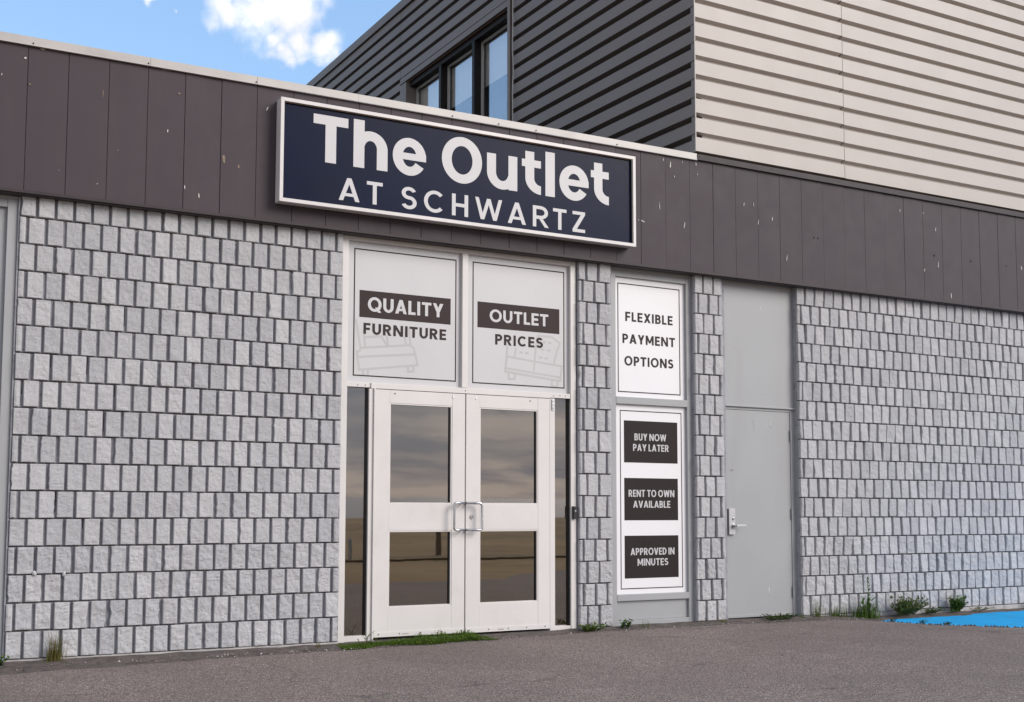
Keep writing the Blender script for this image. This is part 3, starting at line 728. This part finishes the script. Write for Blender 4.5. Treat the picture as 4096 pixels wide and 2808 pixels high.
def transom_sign(label, x0, x1, y, bd, ban, l1, l2, lines):
    T = thing('window_sign', label, 'sign', ((x0 + x1) / 2, y, 2.134), GRP)
    s = MB(); s.box(x0, x1, y, y + .006, 2.134, 3.326, M['vinyl']); s.build('sheet', T)
    b_ = MB(); border(b_, *bd, .0105, y, M['ink']); b_.build('border', T)
    dr = MB()
    for pts, cl in lines: stroke(dr, pts, .019, y, M['ghost'], cl)
    dr.build('drawing', T)
    bn = MB(); bn.box(*ban[:2], y - .0016, y, *ban[2:], M['ink']); bn.build('banner', T)
    t = TextMB(); t.line(l1[0], *l1[1:], .235, y - .0017, M['vinyl'], sp=.12); t.build('banner_lettering', T)
    t = TextMB(); t.line(l2[0], *l2[1:], .25, y - .0004, M['ink'], sp=.17); t.build('lettering', T)
bed = [([(3.753, 2.66), (3.800, 2.42)], 0), ([(3.772, 2.38), (3.81, 2.425), (4.26, 2.478), (4.30, 2.455), (4.34, 2.31)], 0), ([(3.765, 2.39), (3.79, 2.238), (4.335, 2.308)], 0),
       ([(3.77, 2.345), (4.318, 2.402)], 0), ([(3.842, 2.435), (3.832, 2.535)], 0), ([(3.835, 2.518), (3.99, 2.535), (4.05, 2.455)], 0), ([(4.215, 2.54), (4.225, 2.475)], 0), ([(4.255, 2.63), (4.268, 2.475)], 0), ([(4.045, 2.54), (4.055, 2.46)], 0),
       ([(3.829, 2.236), (3.824, 2.200)], 0), ([(3.871, 2.240), (3.868, 2.203)], 0), ([(4.247, 2.290), (4.247, 2.248), (4.300, 2.254), (4.300, 2.302)], 0)]
transom_sign('grey white window sign reading QUALITY FURNITURE above the left entrance door', 3.669, 4.759, .074, (3.731, 4.716, 2.185, 3.270), (3.785, 4.659, 2.686, 2.916),
             ('QUALITY', 3.861, 4.585, 2.742, .120), ('FURNITURE', 3.824, 4.616, 2.545, .094), bed)
sofa = [([(5.243, 2.533), (5.237, 2.44), (5.223, 2.306), (5.812, 2.252), (5.833, 2.388), (5.237, 2.442)], 0), ([(5.225, 2.336), (5.808, 2.285)], 0), ([(5.525, 2.335), (5.545, 2.53), (5.567, 2.655), (5.722, 2.652), (5.812, 2.60), (5.780, 2.535), (5.745, 2.41)], 0),
        ([(5.332, 2.516), (5.318, 2.438)], 0), ([(5.257, 2.289), (5.257, 2.242), (5.319, 2.240), (5.325, 2.290)], 0), ([(5.721, 2.252), (5.721, 2.197), (5.778, 2.199), (5.785, 2.246)], 0)]
for px, pz in ((5.64, 2.60), (5.70, 2.597), (5.62, 2.53), (5.69, 2.528), (5.60, 2.455), (5.66, 2.452), (5.39, 2.49), (5.45, 2.488)):
    sofa.append(([(px - .008, pz), (px + .008, pz)], 0))
transom_sign('grey white window sign reading OUTLET PRICES above the right entrance door', 4.818, 5.905, .074, (4.880, 5.859, 2.183, 3.272), (4.932, 5.803, 2.686, 2.917),
             ('OUTLET', 5.056, 5.680, 2.746, .111), ('PRICES', 5.115, 5.623, 2.543, .095), sofa)

# ------------------------------------------------------------------ poster window
G_ = M['greypaint']; F = MB()
F.box(6.341, 6.374, .05, .2, -.03, 3.36, M['mortar'])
F.box(6.375, 6.433, .058, .2, -.02, 3.348, G_); F.box(7.290, 7.349, .058, .2, -.02, 3.348, G_)
F.box(6.375, 7.349, .058, .2, 3.3495, 3.40, G_)
F.box(6.434, 7.289, .060, .2, 3.292, 3.348, G_)
F.box(6.434, 7.289, .055, .2, 2.072, 2.139, G_)
F.box(6.434, 7.289, .055, .2, .222, .280, G_); F.box(6.434, 7.289, .085, .2, .042, .221, G_); F.box(6.434, 7.289, .060, .2, -.018, .041, G_)
F.box(6.434, 7.289, .100, .2, .281, 2.071, M['darkgap']); F.box(6.434, 7.289, .100, .2, 2.140, 3.291, M['darkgap'])
F.build('poster_window_frame', B, bevel=.0015)
PY = .088
P1 = thing('poster', 'white poster reading FLEXIBLE PAYMENT OPTIONS in the upper grey window frame', 'poster', (6.86, PY, 2.14), 'posters in the narrow window')
s = MB(); s.box(6.434, 7.289, PY, PY + .008, 2.140, 3.291, M['poster']); s.build('sheet', P1)
s = MB(); border(s, 6.478, 7.233, 2.186, 3.236, .010, PY, M['ink']); s.build('border', P1)
for tx, x0, x1, z in (('FLEXIBLE', 6.570, 7.143, 2.872), ('PAYMENT', 6.535, 7.171, 2.658), ('OPTIONS', 6.556, 7.147, 2.445)):
    t = TextMB(); t.line(tx, x0, x1, z, .0905, .235, PY - .0004, M['ink'], sp=.17); t.build('lettering', P1)
P2 = thing('poster', 'tall white poster with three dark panels in the lower grey window frame', 'poster', (6.86, PY, .281), 'posters in the narrow window')
s = MB(); s.box(6.434, 7.289, PY, PY + .008, .281, 2.071, M['poster']); s.build('sheet', P2)
s = MB(); border(s, 6.498, 7.241, .327, 2.015, .009, PY, M['ink']); s.build('border', P2)
for z0, z1, ls in ((1.519, 1.918, (('BUY NOW', 6.667, 7.049, 1.731), ('PAY LATER', 6.650, 7.078, 1.630))),
                   (.972, 1.372, (('RENT TO OWN', 6.594, 7.142, 1.194), ('AVAILABLE', 6.647, 7.092, 1.091))),
                   (.427, .827, (('APPROVED IN', 6.614, 7.137, .644), ('MINUTES', 6.694, 7.060, .544)))):
    s = MB(); s.box(6.545, 7.188, PY - .0015, PY, z0, z1, M['panelink']); po = s.build('dark_panel', P2)
    for tx, x0, x1, z in ls:
        t = TextMB(); t.words = []; t.line(tx, x0, x1, z, .066, .205, PY - .0017, M['letter'], sp=.13, word=.42)
        for q in t.words + [t]: q.build('lettering', po)

# ------------------------------------------------------------------ service door
F = MB(); DY = .078
F.box(7.706, 7.780, .060, .2, -.05, 3.40, M['mortar'])
F.box(7.781, 8.721, DY, .2, 2.124, 3.40, G_)
F.box(7.781, 8.721, DY - .018, .2, 2.108, 2.1235, G_); F.box(7.781, 8.721, DY + .004, .2, 2.080, 2.1075, G_)
F.box(8.666, 8.721, DY, .2, -.04, 2.0795, G_)
F.box(7.781, 8.665, DY - .03, .2, -.05, -.012, M['concrete'])
for x, z, a, hh in ((8.283, 3.129, .006, .018), (8.252, 3.02, .005, .006), (8.414, 2.731, .004, .025), (8.335, 2.227, .004, .024), (7.93, 2.70, .003, .008)):
    F.disc(x, z, DY - .002, a, M['scuff'], hh, .003, 8, .3, .1)
F.build('service_door_frame', B, bevel=.0015)
D = MB(); D.box(7.784, 8.661, DY + .006, DY + .05, .006, 2.076, G_); D.box(7.786, 8.659, DY - .006, DY + .0055, .008, .030, G_)
for x, z, a, hh, m in ((8.394, 1.95, .004, .035, 'scuff'), (8.342, .26, .006, .05, 'scuff'), (7.871, 1.468, .02, .005, 'stain'), (8.17, 1.93, .003, .05, 'coping'), (7.80, -.002, .02, .012, 'hole')):
    D.disc(x, z, DY + .004, a, M[m], hh, .004, 9, .35, .1)
do = D.build('service_door', B, bevel=.001, label='plain grey steel service door with lever lock')
l = MB(); l.box(7.806, 7.886, DY - .022, DY + .0055, .829, 1.085, M['satin']); l.disc(7.859, .983, DY - .028, .014, M['steel'], None, .006, 18); l.disc(7.859, .983, DY - .030, .006, M['hole'], None, .003)
l.disc(7.859, .915, DY - .034, .020, M['steel'], None, .012, 18); lo = l.build('lock_plate', do, bevel=.006)
l = MB(); l.tube([(7.859, DY - .034, .915), (7.859, DY - .062, .915)], .012, M['satin'], 12); l.box(7.862, 7.985, DY - .070, DY - .058, .905, .927, M['satin']); l.build('lever_handle', lo, bevel=.003)
for z in (1.78, .978, .184):
    l = MB(); l.tube([(8.6635, DY - .008, z), (8.6635, DY - .008, z + .11)], .0085, M['greypaint'], 10); l.build('hinge', do)

# ------------------------------------------------------------------ door bell box on the right jamb
db = MB(); db.box(5.916, 5.956, .012, .0395, .988, 1.103, M['black']); db.disc(5.936, 1.06, .011, .010, M['greyframe'], None, .003, 16)
tag(db.build('doorbell', bevel=.003), 'small black doorbell box on the right jamb of the white entrance', 'doorbell')

# ------------------------------------------------------------------ lightbox sign
def warp_sign(x, y, z):
    t = (z - 3.52) / .85
    return (x, y, z + (x - 2.97) * (.0037 + .0040 * t))
SG = thing('shop_sign', 'large navy lightbox sign with white lettering and white metal frame on dark fascia', 'sign', (4.73, -.07, 3.52))
def wb(mb, name, **kw):
    return mb.build(name, SG, warp_sign, **kw)
c = MB(); c.box(2.971, 6.498, -.146, -.064, 3.522, 4.366, M['signframe']); wb(c, 'cabinet', bevel=.003)
fz = MB(); X0, X1, Z0, Z1 = 2.968, 6.501, 3.518, 4.369; t = .030; ya, yb = -.176, -.1465
def quadprism(mb, p, m):
    mb.poly(p, ya, yb - ya, m)
quadprism(fz, [(X0, Z0), (X1, Z0), (X1 - t, Z0 + t), (X0 + t, Z0 + t)], M['signframe']); quadprism(fz, [(X0, Z1), (X0 + t, Z1 - t), (X1 - t, Z1 - t), (X1, Z1)], M['signframe'])
quadprism(fz, [(X0, Z0), (X0 + t, Z0 + t), (X0 + t, Z1 - t), (X0, Z1)], M['signframe']); quadprism(fz, [(X1, Z0), (X1, Z1), (X1 - t, Z1 - t), (X1 - t, Z0 + t)], M['signframe'])
wb(fz, 'frame', bevel=.0015)
f = MB(); f.box(X0 + t + .0005, X1 - t - .0005, -.1505, -.1462, Z0 + t + .0005, Z1 - t - .0005, M['navy']); wb(f, 'face')
f = MB(); f.box(X1 - t - .013, X1 - t - .0005, -.172, -.1508, Z0 + t + .001, Z1 - t - .001, M['black']); f.box(X0 + t + .001, X1 - t - .014, -.168, -.1508, Z1 - t - .007, Z1 - t - .001, M['brownwood_shade']); wb(f, 'dark_strip')  # inner lip shade put into colour: black gasket right, brown strip on top
SYF = -.1507
def z_at(x, z): return z - (x - 2.97) * (.0037 + .0040 * (z - 3.52) / .85)
tx = TextMB(); wd = .245
zb = 3.893; cap = .392
for ch, x0, x1 in (('T', 3.258, 3.565), ('h', 3.614, 3.926), ('e', 3.974, 4.290), ('O', 4.443, 4.842), ('u', 4.892, 5.205), ('t', 5.253, 5.455), ('l', 5.504, 5.605), ('e', 5.655, 5.978), ('t', 6.003, 6.206)):
    zc0 = zb - (x0 - 2.97) * .0050; cc = cap * (1.03 if ch in 'hl' else 1.0); ww = wd if ch != 'l' else (x1 - x0) / cc
    if ch == 'O':
        wb(tx, 'lettering'); tx = TextMB()
    tx.glyphs(ch, x0, zc0 + (.004 if ch in 'O' else 0), cc, (x1 - x0) / cc, ww * (.96 if ch in 'eu' else 1), SYF, M['letter'])
wb(tx, 'lettering')
tx = TextMB(); wd = .19; cap = .190
for ch, x0, x1 in (('A', 3.488, 3.674), ('T', 3.739, 3.884), ('S', 4.058, 4.203), ('C', 4.273, 4.467), ('H', 4.544, 4.704), ('W', 4.774, 5.049), ('A', 5.107, 5.296), ('R', 5.369, 5.539), ('T', 5.585, 5.732), ('Z', 5.798, 5.936)):
    if ch == 'S':
        wb(tx, 'lettering'); tx = TextMB()
    tx.glyphs(ch, x0, 3.595 - (x0 - 3.49) * .0030 + .002, cap, (x1 - x0) / cap, wd, SYF, M['letter'])
wb(tx, 'lettering')

# ------------------------------------------------------------------ metal clad building above
MBL = thing('metal_clad_building', 'tall metal-clad upper building, beige ribbed front and charcoal ribbed side', 'building', (10, 3, 4.5))
def profile(z0, p, ztop, fr=.72, dep=.047):
    pts = []; k = 0
    while z0 + p * k < ztop:
        b = z0 + p * k
        pts += [(b, 0.0), (b + fr * p, 0.0), (b + (fr + .09) * p, dep), (b + .94 * p, dep)]
        k += 1
    pts.append((z0 + p * k, 0.0))
    return [q for q in pts if q[0] <= ztop + 1e-6]
XC, YF = 7.358, -.030
def siding_front(x0, x1, off, zs, m):
    pr = profile(4.622, .1966, 8.75); mb = MB(); vs = []; fs = []
    n = len(pr)
    nxs = 14
    for i in range(nxs + 1):
        x = x0 + (x1 - x0) * i / nxs
        for z, d in pr:
            vs.append((x, YF + d + off + .0015 * noise.noise(Vector((x * 1.3, z * 3, 0))), z + zs + .0045 * (x - 7.36)))
    for i in range(nxs):
        for j in range(n - 1): fs.append((i * n + j, (i + 1) * n + j, (i + 1) * n + j + 1, i * n + j + 1))
    mb.add(vs, fs, m)
    mb.add([(x0, YF + off, 4.622 + zs + .0045 * (x0 - 7.36)), (x1, YF + off, 4.622 + zs + .0045 * (x1 - 7.36)), (x1, .05, 4.618 + zs + .0045 * (x1 - 7.36)), (x0, .05, 4.618 + zs + .0045 * (x0 - 7.36))], [(3, 2, 1, 0)], m)
    return mb
for i, (a, b) in enumerate(((XC, 9.414), (9.424, 12.6), (12.606, 14.73))):
    mb = siding_front(a, b, -.001 if i % 2 == 0 else .003, -.002 * (i == 1), M['beige'])
    if i < 2:
        for k in range(22):
            for xx in ((a + .03, b - .06) if i == 0 else (a + .03,)):
                zz = 4.622 + .1966 * k + .1966 * .86 + .0045 * (xx - 7.36)
                if random.random() < .75: mb.disc(xx + random.uniform(-.01, .01), zz, YF + .058, .006, M['hole'], None, .002, 8)
    mb.build('front_siding', MBL)
def siding_side(y0, y1, zlo, zhi, off):
    pr = [q for q in profile(4.425, .1876, 8.70, .66, .088) if zlo - 1e-6 <= q[0] <= zhi + 1e-6]
    mb = MB(); vs = []; fs = []; n = len(pr); ns = max(2, int((y1 - y0) / .4))
    for i in range(ns + 1):
        y = y0 + (y1 - y0) * i / ns
        for z, d in pr: vs.append((XC + d + off + .0015 * noise.noise(Vector((y * 1.3, z * 3, 4))), y, z + .0015 * y))
    for i in range(ns):
        for j in range(n - 1): fs.append((i * n + j, i * n + j + 1, (i + 1) * n + j + 1, (i + 1) * n + j))
    mb.add(vs, fs, M['darksiding'])
    return mb
for (y0, y1, zl, zh, o) in ((YF, 1.712, 4.3, 9, 0), (1.713, 3.42, 4.3, 9, .002), (3.421, 6.71, 7.59, 9, .001), (6.711, 13.5, 4.3, 9, -.001)):
    siding_side(y0, y1, zl, zh, o).build('side_siding', MBL)
mb = MB()
for k in range(14):
    mb.disc(0, 0, 0, .004, M['scuff'])
    mb.v = mb.v[:-24]; mb.f = mb.f[:-13]; mb.mi = mb.mi[:-13]
mb.box(XC - .035, 14.73, YF - .035, 13.5, 8.70, 8.84, M['darksiding'])
mb.build('roof_edge', MBL, bevel=.004)
mb = MB(); mb.box(XC + .45, 14.7, .08, 13.4, 4.45, 8.69, M['darkgap']); mb.box(XC + .095, XC + .449, .08, 3.4, 4.45, 8.69, M['darkgap']); mb.box(XC + .095, XC + .449, 6.78, 13.4, 4.45, 8.69, M['darkgap']); mb.build('core_wall', MBL)
mb = MB(); mb.box(XC - .0015, XC + .006, YF - .004, YF + .003, 4.62, 8.70, M['beige']); mb.box(XC + .007, XC + .020, YF + .004, YF + .062, 4.62, 8.70, M['darksiding']); mb.build('corner_trim', MBL)
# window in the charcoal side
w = MB(); BF = M['blackframe']
w.box(XC - .012, XC + .20, 3.47, 3.535, 5.0, 7.60, M['darksiding'])           # near jamb trim
w.box(XC - .012, XC + .02, 3.536, 6.70, 7.515, 7.60, M['darksiding'])          # head trim
w.box(XC + .021, XC + .20, 3.536, 6.70, 7.50, 7.60, M['brownwood_shade'])
w.box(XC + .06, XC + .20, 3.536, 6.49, 7.43, 7.499, BF)
w.box(XC - .012, XC + .20, 6.49, 6.70, 5.0, 7.499, M['darksiding'])
for y in (4.51, 5.485): w.box(XC + .06, XC + .20, y, y + .07, 5.0, 7.429, BF)
w.build('window_frame', MBL, bevel=.003)
for (a, b, zb) in ((3.536, 4.51, 6.80), (4.58, 5.485, 6.80), (5.555, 6.49, 5.75)):
    s = MB(); s.box(XC + .165, XC + .195, b - .035, b - .001, 5.0, 7.428, M['greyframe']); s.box(XC + .165, XC + .195, a + .001, b - .036, 7.395, 7.428, M['greyframe'])
    so = s.build('window_sash', MBL)
    g = MB(); g.box(XC + .178, XC + .184, a + .001, b - .036, 5.0, 7.394, M['upperglass']); g.build('glass_pane', so)
    k = MB(); k.box(XC + .23, XC + .234, a + .02, b - .005, zb, 7.40, M['blind']); k.build('roller_blind', so)
cb = MB(); pts = [(XC - .03 + .004 * math.sin(i), 3.365 + .006 * math.sin(i * 1.7), 8.7 - .15 * i) for i in range(25)]
cb.tube(pts, .008, M['cable'], 6); cb.build('cable', MBL, smoothf=True)
# siding scratches
mb = MB()

# ------------------------------------------------------------------ small growth along the wall foot
def blade(mb, p, ang, h, lean, w, m, segs=4):
    d = Vector((math.cos(ang), math.sin(ang), 0)); side = Vector((-d.y, d.x, 0)); vs = []; fs = []
    for i in range(segs + 1):
        t = i / segs
        c = Vector(p) + d * lean * t * t + Vector((0, 0, h * (t - .25 * t * t * min(1, lean / max(h, .001)))))
        ww = w * (1 - t) ** .7 + .0004
        vs += [tuple(c - side * ww / 2), tuple(c + side * ww / 2)]
    for i in range(segs): fs.append((2 * i, 2 * i + 1, 2 * i + 3, 2 * i + 2))
    mb.add(vs, fs, m)
def leafq(mb, p, dirv, l, w, m):
    d = Vector(dirv).normalized(); s = d.cross(Vector((0, 0, 1))); s = s.normalized() if s.length > .01 else Vector((1, 0, 0))
    n = s.cross(d); p = Vector(p)
    mb.add([p, p + d * l * .45 + s * w / 2 + n * l * .04, p + d * l, p + d * l * .45 - s * w / 2 + n * l * .04], [(0, 1, 2, 3)], m)
def rdir(up=.3):
    a = random.uniform(0, 2 * math.pi); return Vector((math.cos(a), math.sin(a) * .8 - .15, random.uniform(-.1, .8) + up))
def gz(x, y): return ground_z(x, y) - .012
def tuft(name, label, x, y, n, h, spread, m, cat='grass', m2=None, group='weeds along the wall foot'):
    mb = MB()
    for i in range(n):
        a = random.uniform(0, 2 * math.pi); hh = h * random.uniform(.35, 1) ** 1.3
        p = (x + random.gauss(0, spread * .3), y + random.gauss(0, spread * .15), gz(x, y))
        l = hh * random.uniform(.05, .45); aa = a if math.sin(a) < .3 else -a
        blade(mb, p, aa, hh, l, random.uniform(.003, .005), m2 if (m2 and random.random() < .4) else m)
    return tag(mb.build(name), label, cat, group)
def bush(name, label, x, y, n, h, wid, m, m2, cat='weed', ll=.026, group='weeds along the wall foot'):
    mb = MB()
    for i in range(n):
        a = random.uniform(0, 2 * math.pi); hh = h * random.uniform(.45, 1)
        bx0 = x + random.uniform(-.3, .3) * wid; tip = Vector((x + random.uniform(-.55, .55) * wid, y + random.uniform(-.6, .12) * wid * .7, gz(x, y) + hh))
        b0 = Vector((bx0, y, gz(x, y))); pts = [b0.lerp(tip, t) + Vector((0, 0, .0)) for t in (0, .5, 1)]
        mb.tube(pts, [.0022, .0016, .001], m, 4)
        for k in range(int(8 + hh * 40)):
            t = random.uniform(.2, 1.0); p = b0.lerp(tip, t)
            leafq(mb, p, rdir(), ll * random.uniform(.6, 1.3), ll * .55, m if random.random() < .6 else m2)
    return tag(mb.build(name), label, cat, group)
tuft('grass_tuft', 'wispy yellow green grass tuft against the left block wall', 1.376, -.05, 170, .26, .09, M['olive'], m2=M['dryleaf'])
ob = MB()
for ang, h, l in ((2.6, .36, .09), (1.2, .30, .03), (.5, .26, .07)):
    blade(ob, (1.376, -.06, gz(1.376, -.06)), -ang, h, l, .0035, M['olive'], 7)
tag(ob.build('grass_stalk'), 'tallest thin bent stalks rising from the grass tuft at left wall', 'grass', 'weeds along the wall foot')
bush('weed', 'low dark green leafy weed at the far left wall corner', 1.0, -.10, 10, .07, .13, M['leafdark'], M['leaf'], ll=.035)
tuft('dry_grass', 'tiny dry tuft under the middle of the left block wall', 2.69, -.06, 22, .035, .09, M['dryleaf'])
tuft('dry_grass', 'small dry upright tuft near the right end of left block wall', 3.40, -.06, 34, .075, .06, M['dryleaf'], m2=M['olive'])
tuft('dry_grass', 'low dry patch at the foot of left block wall, second from the entrance', 3.08, -.05, 26, .03, .12, M['olive'], m2=M['dryleaf'])
bush('clover', 'spindly clover at the left foot of the white entrance frame', 3.83, -.05, 7, .13, .22, M['olive'], M['leaf'], ll=.016)
bush('weed', 'leafy weed at foot of the pier beside the right entrance jamb', 6.04, -.05, 30, .08, .28, M['leaf'], M['olive'], ll=.028)
bush('weed', 'broad leafed weed below the left side of the poster window', 6.42, -.06, 9, .10, .16, M['leafdark'], M['leaf'], ll=.036)
tuft('grass_tuft', 'spiky green grass tuft below the middle of the poster window', 6.66, -.05, 16, .10, .10, M['leaf'])
tuft('dry_grass', 'yellow grass tuft at the foot of pier left of service door', 7.60, -.06, 60, .07, .10, M['dryleaf'], m2=M['olive'])
bush('weed', 'low weed strip on the sill of the service door', 8.32, -.03, 40, .08, .42, M['leafdark'], M['olive'], ll=.022)
tuft('grass_tuft', 'thin grass at right end of the service door', 8.66, -.03, 20, .10, .10, M['leaf'])
tuft('grass_tuft', 'thin stalks against the first blocks right of service door', 8.88, -.03, 60, .24, .14, M['olive'], m2=M['leaf'])
tuft('grass_tuft', 'short thick grass left of the tall flowering weed', 9.15, -.04, 130, .17, .20, M['leaf'], m2=M['olive'])
# tall weed
mb = MB(); x, y = 9.50, -.12; z0 = gz(x, y) - .01
stem = [(x, y, z0), (x + .02, y - .01, z0 + .2), (x + .01, y, z0 + .42)]
mb.tube(stem, [.005, .004, .002], M['leaf'], 6)
for k in range(60):
    t = random.uniform(.25, 1); p = Vector(stem[0]).lerp(Vector(stem[2]), t) + Vector((.02 * math.sin(t * 3), 0, 0))
    leafq(mb, p, rdir(.5), random.uniform(.02, .045) * (1.3 - t * .5), .014, M['leaf'] if random.random() < .5 else M['leafdark'])
for k in range(50):
    a = random.uniform(0, 2 * math.pi); hh = random.uniform(.05, .24); leafq(mb, (x + random.gauss(0, .05), y, z0 + hh * .8), rdir(.2), random.uniform(.05, .10), .022, M['leaf'])
for k in range(260):
    blade(mb, (x + random.gauss(-.02, .085), y + random.gauss(0, .03), z0), random.uniform(3.3, 6.1), random.uniform(.06, .22), random.uniform(.02, .1), .006, M['leaf'] if random.random() < .6 else M['leafdark'])
tag(mb.build('tall_weed'), 'tall flowering green weed against right block wall by the blue pavement', 'weed', 'weeds along the wall foot')
bush('shrub_weed', 'wide olive bushy weed where the blue pavement begins', 10.10, -.10, 105, .20, .44, M['olive'], M['leaf'], ll=.030)
bush('shrub_weed', 'small round green bush behind blue pavement, right of the olive one', 10.93, -.06, 75, .19, .26, M['leaf'], M['leafdark'], ll=.030)
bush('weed', 'low trailing weed between the two bushes on right wall', 10.52, -.06, 34, .07, .34, M['leafdark'], M['olive'], ll=.022)
bush('weed', 'low creeping weed right of the small round bush', 11.30, -.05, 12, .05, .30, M['olive'], M['leafdark'], ll=.020)
bush('weed', 'dark green weed at the right picture edge above blue pavement', 12.22, -.05, 14, .10, .20, M['leafdark'], M['leaf'], ll=.026)
for q, (x, y) in enumerate(((9.42, -.50), (9.58, -.72), (9.72, -.88))):
    bush('weed', ('tiny dark weed at the tip of the blue pavement', 'tiny dark weed on asphalt edge, second from the blue tip', 'tiny dark weed on asphalt edge, third from the blue tip')[q], x, y, 8, .03, .10, M['leafdark'], M['olive'], ll=.018)
# moss carpet before the doors: uncountable
mb = MB()
for i in range(9500):
    x = random.uniform(3.56, 4.98); t = (x - 3.56) / 1.42
    wdt = .17 + .03 * math.sin(x * 9); hgt = .020 + .058 * math.exp(-((x - 4.45) / .28) ** 2) * (1 + .3 * math.sin(x * 31)) + .045 * math.exp(-((x - 4.78) / .1) ** 2)
    y = -.015 - random.random() ** .8 * wdt
    if t > .9 and random.random() < .6: continue
    p = (x, y, ground_z(x, y) - .016 + random.random() * hgt * (1 - .6 * min(1, -y / .2)))
    if random.random() < .5: blade(mb, p, random.uniform(3.2, 6.2), random.uniform(.014, .036), random.uniform(.004, .02), .0045, M['moss'], 2)
    else: leafq(mb, p, rdir(.4), random.uniform(.011, .022), .010, M['moss'] if random.random() < .8 else M['olive'])
mo = mb.build('moss'); mo['kind'] = 'stuff'; mo['label'] = 'green moss carpet at the foot of the entrance doors'; mo['category'] = 'moss'
# loose grit at the wall foot: uncountable
mb = MB()
def stone(mb, x, y, z, r, m):
    vs = []
    for v in ((1, 0, 0), (-1, 0, 0), (0, 1, 0), (0, -1, 0), (0, 0, 1), (0, 0, -1)): vs.append(Vector((x, y, z)) + Vector(v) * r * random.uniform(.6, 1.2))
    mb.add(vs, [(0, 2, 4), (2, 1, 4), (1, 3, 4), (3, 0, 4), (2, 0, 5), (1, 2, 5), (3, 1, 5), (0, 3, 5)], m)
for i in range(5200):
    x = random.uniform(.4, 9.4); y = -.01 - abs(random.gauss(0, .10))
    if x > 4 and random.random() < .55: continue
    stone(mb, x, y, ground_z(x, y) - (.020 if y > -.1 else .006), random.choice((.003, .004, .005, .006, .009)), random.choice((M['soil'], M['asphalt'], M['asphalt'], M['concrete'], M['pebble'] if i % 3 == 0 else M['asphalt'])))
for i in range(420):
    x = random.uniform(9.3, 12.6); e = lerp_tab(EDGE, x); stone(mb, x, e + random.uniform(-.03, .05), ground_z(x, e) - .012, random.uniform(.006, .02), M['soil'])
gr = mb.build('gravel'); gr['kind'] = 'stuff'; gr['label'] = 'loose dark grit along the foot of the block wall'; gr['category'] = 'gravel'
# pale pebbles
PB = ((1.75, -.08, .008), (1.88, -.07, .010), (2.86, -.25, .009), (1.72, -.12, .006), (3.30, -.06, .008), (2.20, -.11, .006))
for q, (x, y, r) in enumerate(PB):
    mb = MB(); stone(mb, x, y, ground_z(x, y) + r * .3, r, M['pebble'])
    tag(mb.build('pebble'), 'small pale pebble on the dark grit below the left block wall', 'pebble', 'pale pebbles below the left wall')
# two lumps of sealant in the wall joints
for x, z, rx, rz, a, lb in ((1.226, .608, .017, .019, 0, 'rounded grey lump stuck in a joint of left block wall, the left one'), (1.432, .600, .012, .022, -.35, 'oblong grey lump stuck in a joint of left block wall, the right one')):
    mb = MB(); vs = []; fs = []
    nu, nv = 10, 7
    for i in range(nv + 1):
        ph = math.pi * i / nv
        for j in range(nu):
            th = 2 * math.pi * j / nu
            p = Vector((rx * math.sin(ph) * math.cos(th), .016 * math.sin(ph) * math.sin(th), rz * math.cos(ph)))
            p *= 1 + .18 * noise.noise(p * 60 + Vector((a * 9, 0, 0)))
            vs.append((x + p.x * math.cos(a) - p.z * math.sin(a), -.004 + p.y, z + p.x * math.sin(a) + p.z * math.cos(a)))
    for i in range(nv):
        for j in range(nu): fs.append((i * nu + j, i * nu + (j + 1) % nu, (i + 1) * nu + (j + 1) % nu, (i + 1) * nu + j))
    mb.add(vs, fs, M['lump']); tag(mb.build('sealant_lump', smoothf=True), lb, 'lump', 'sealant lumps')

# ------------------------------------------------------------------ across the street, seen mirrored in the glass
sheet('verge', [(-120, -13.9), (160, -13.9), (160, -12.9), (-120, -12.9)], -.145, M['vergegrass'])
for q, (x, h) in enumerate(((9.15, .26), (9.55, .30), (9.95, .27))):
    mb = MB(); mb.tube([(x, -13.3, -.3), (x, -13.3, h - .05), (x, -13.3, h)], [.045, .045, .02], M['coping'], 10)
    tag(mb.build('white_stake'), ('shortest white stake on the grass verge across, mirrored in the left sidelight', 'tallest, middle white stake on the grass verge across, mirrored in the left sidelight', 'right hand white stake on the grass verge across, mirrored in the left sidelight')[q], 'stake', 'white stakes on the verge')
mb = MB(); mb.tube([(12.0, -14, -.5), (12.0, -14, .5)], .06, M['woodpost'], 8)
tag(mb.build('wooden_post'), 'short dark wooden post across the street mirrored in the left door', 'post')
pl = thing('utility_pole', 'wooden utility pole with crossarm mirrored in the right sidelight', 'pole', (26.8, -30, -.5))
mb = MB(); mb.tube([(26.8, -30, -.5), (26.8, -30, 8.5)], [.16, .11], M['woodpost'], 10); mb.build('pole', pl)
mb = MB(); mb.box(25.7, 27.9, -30.18, -30.06, 7.7, 7.85, M['woodpost']); mb.build('crossarm', pl)
for dx_ in (-.9, 0, .9):
    pts = [(26.8 + dx_ + t * 40, -30.1 + 0 * t, 7.9 - 2.2 * (1 - (2 * abs(t) - 1) ** 2)) for t in [i / 12 for i in range(-12, 13)]]
    mb = MB(); mb.tube(pts, .015, M['black'], 4); mb.build('wire', pl)
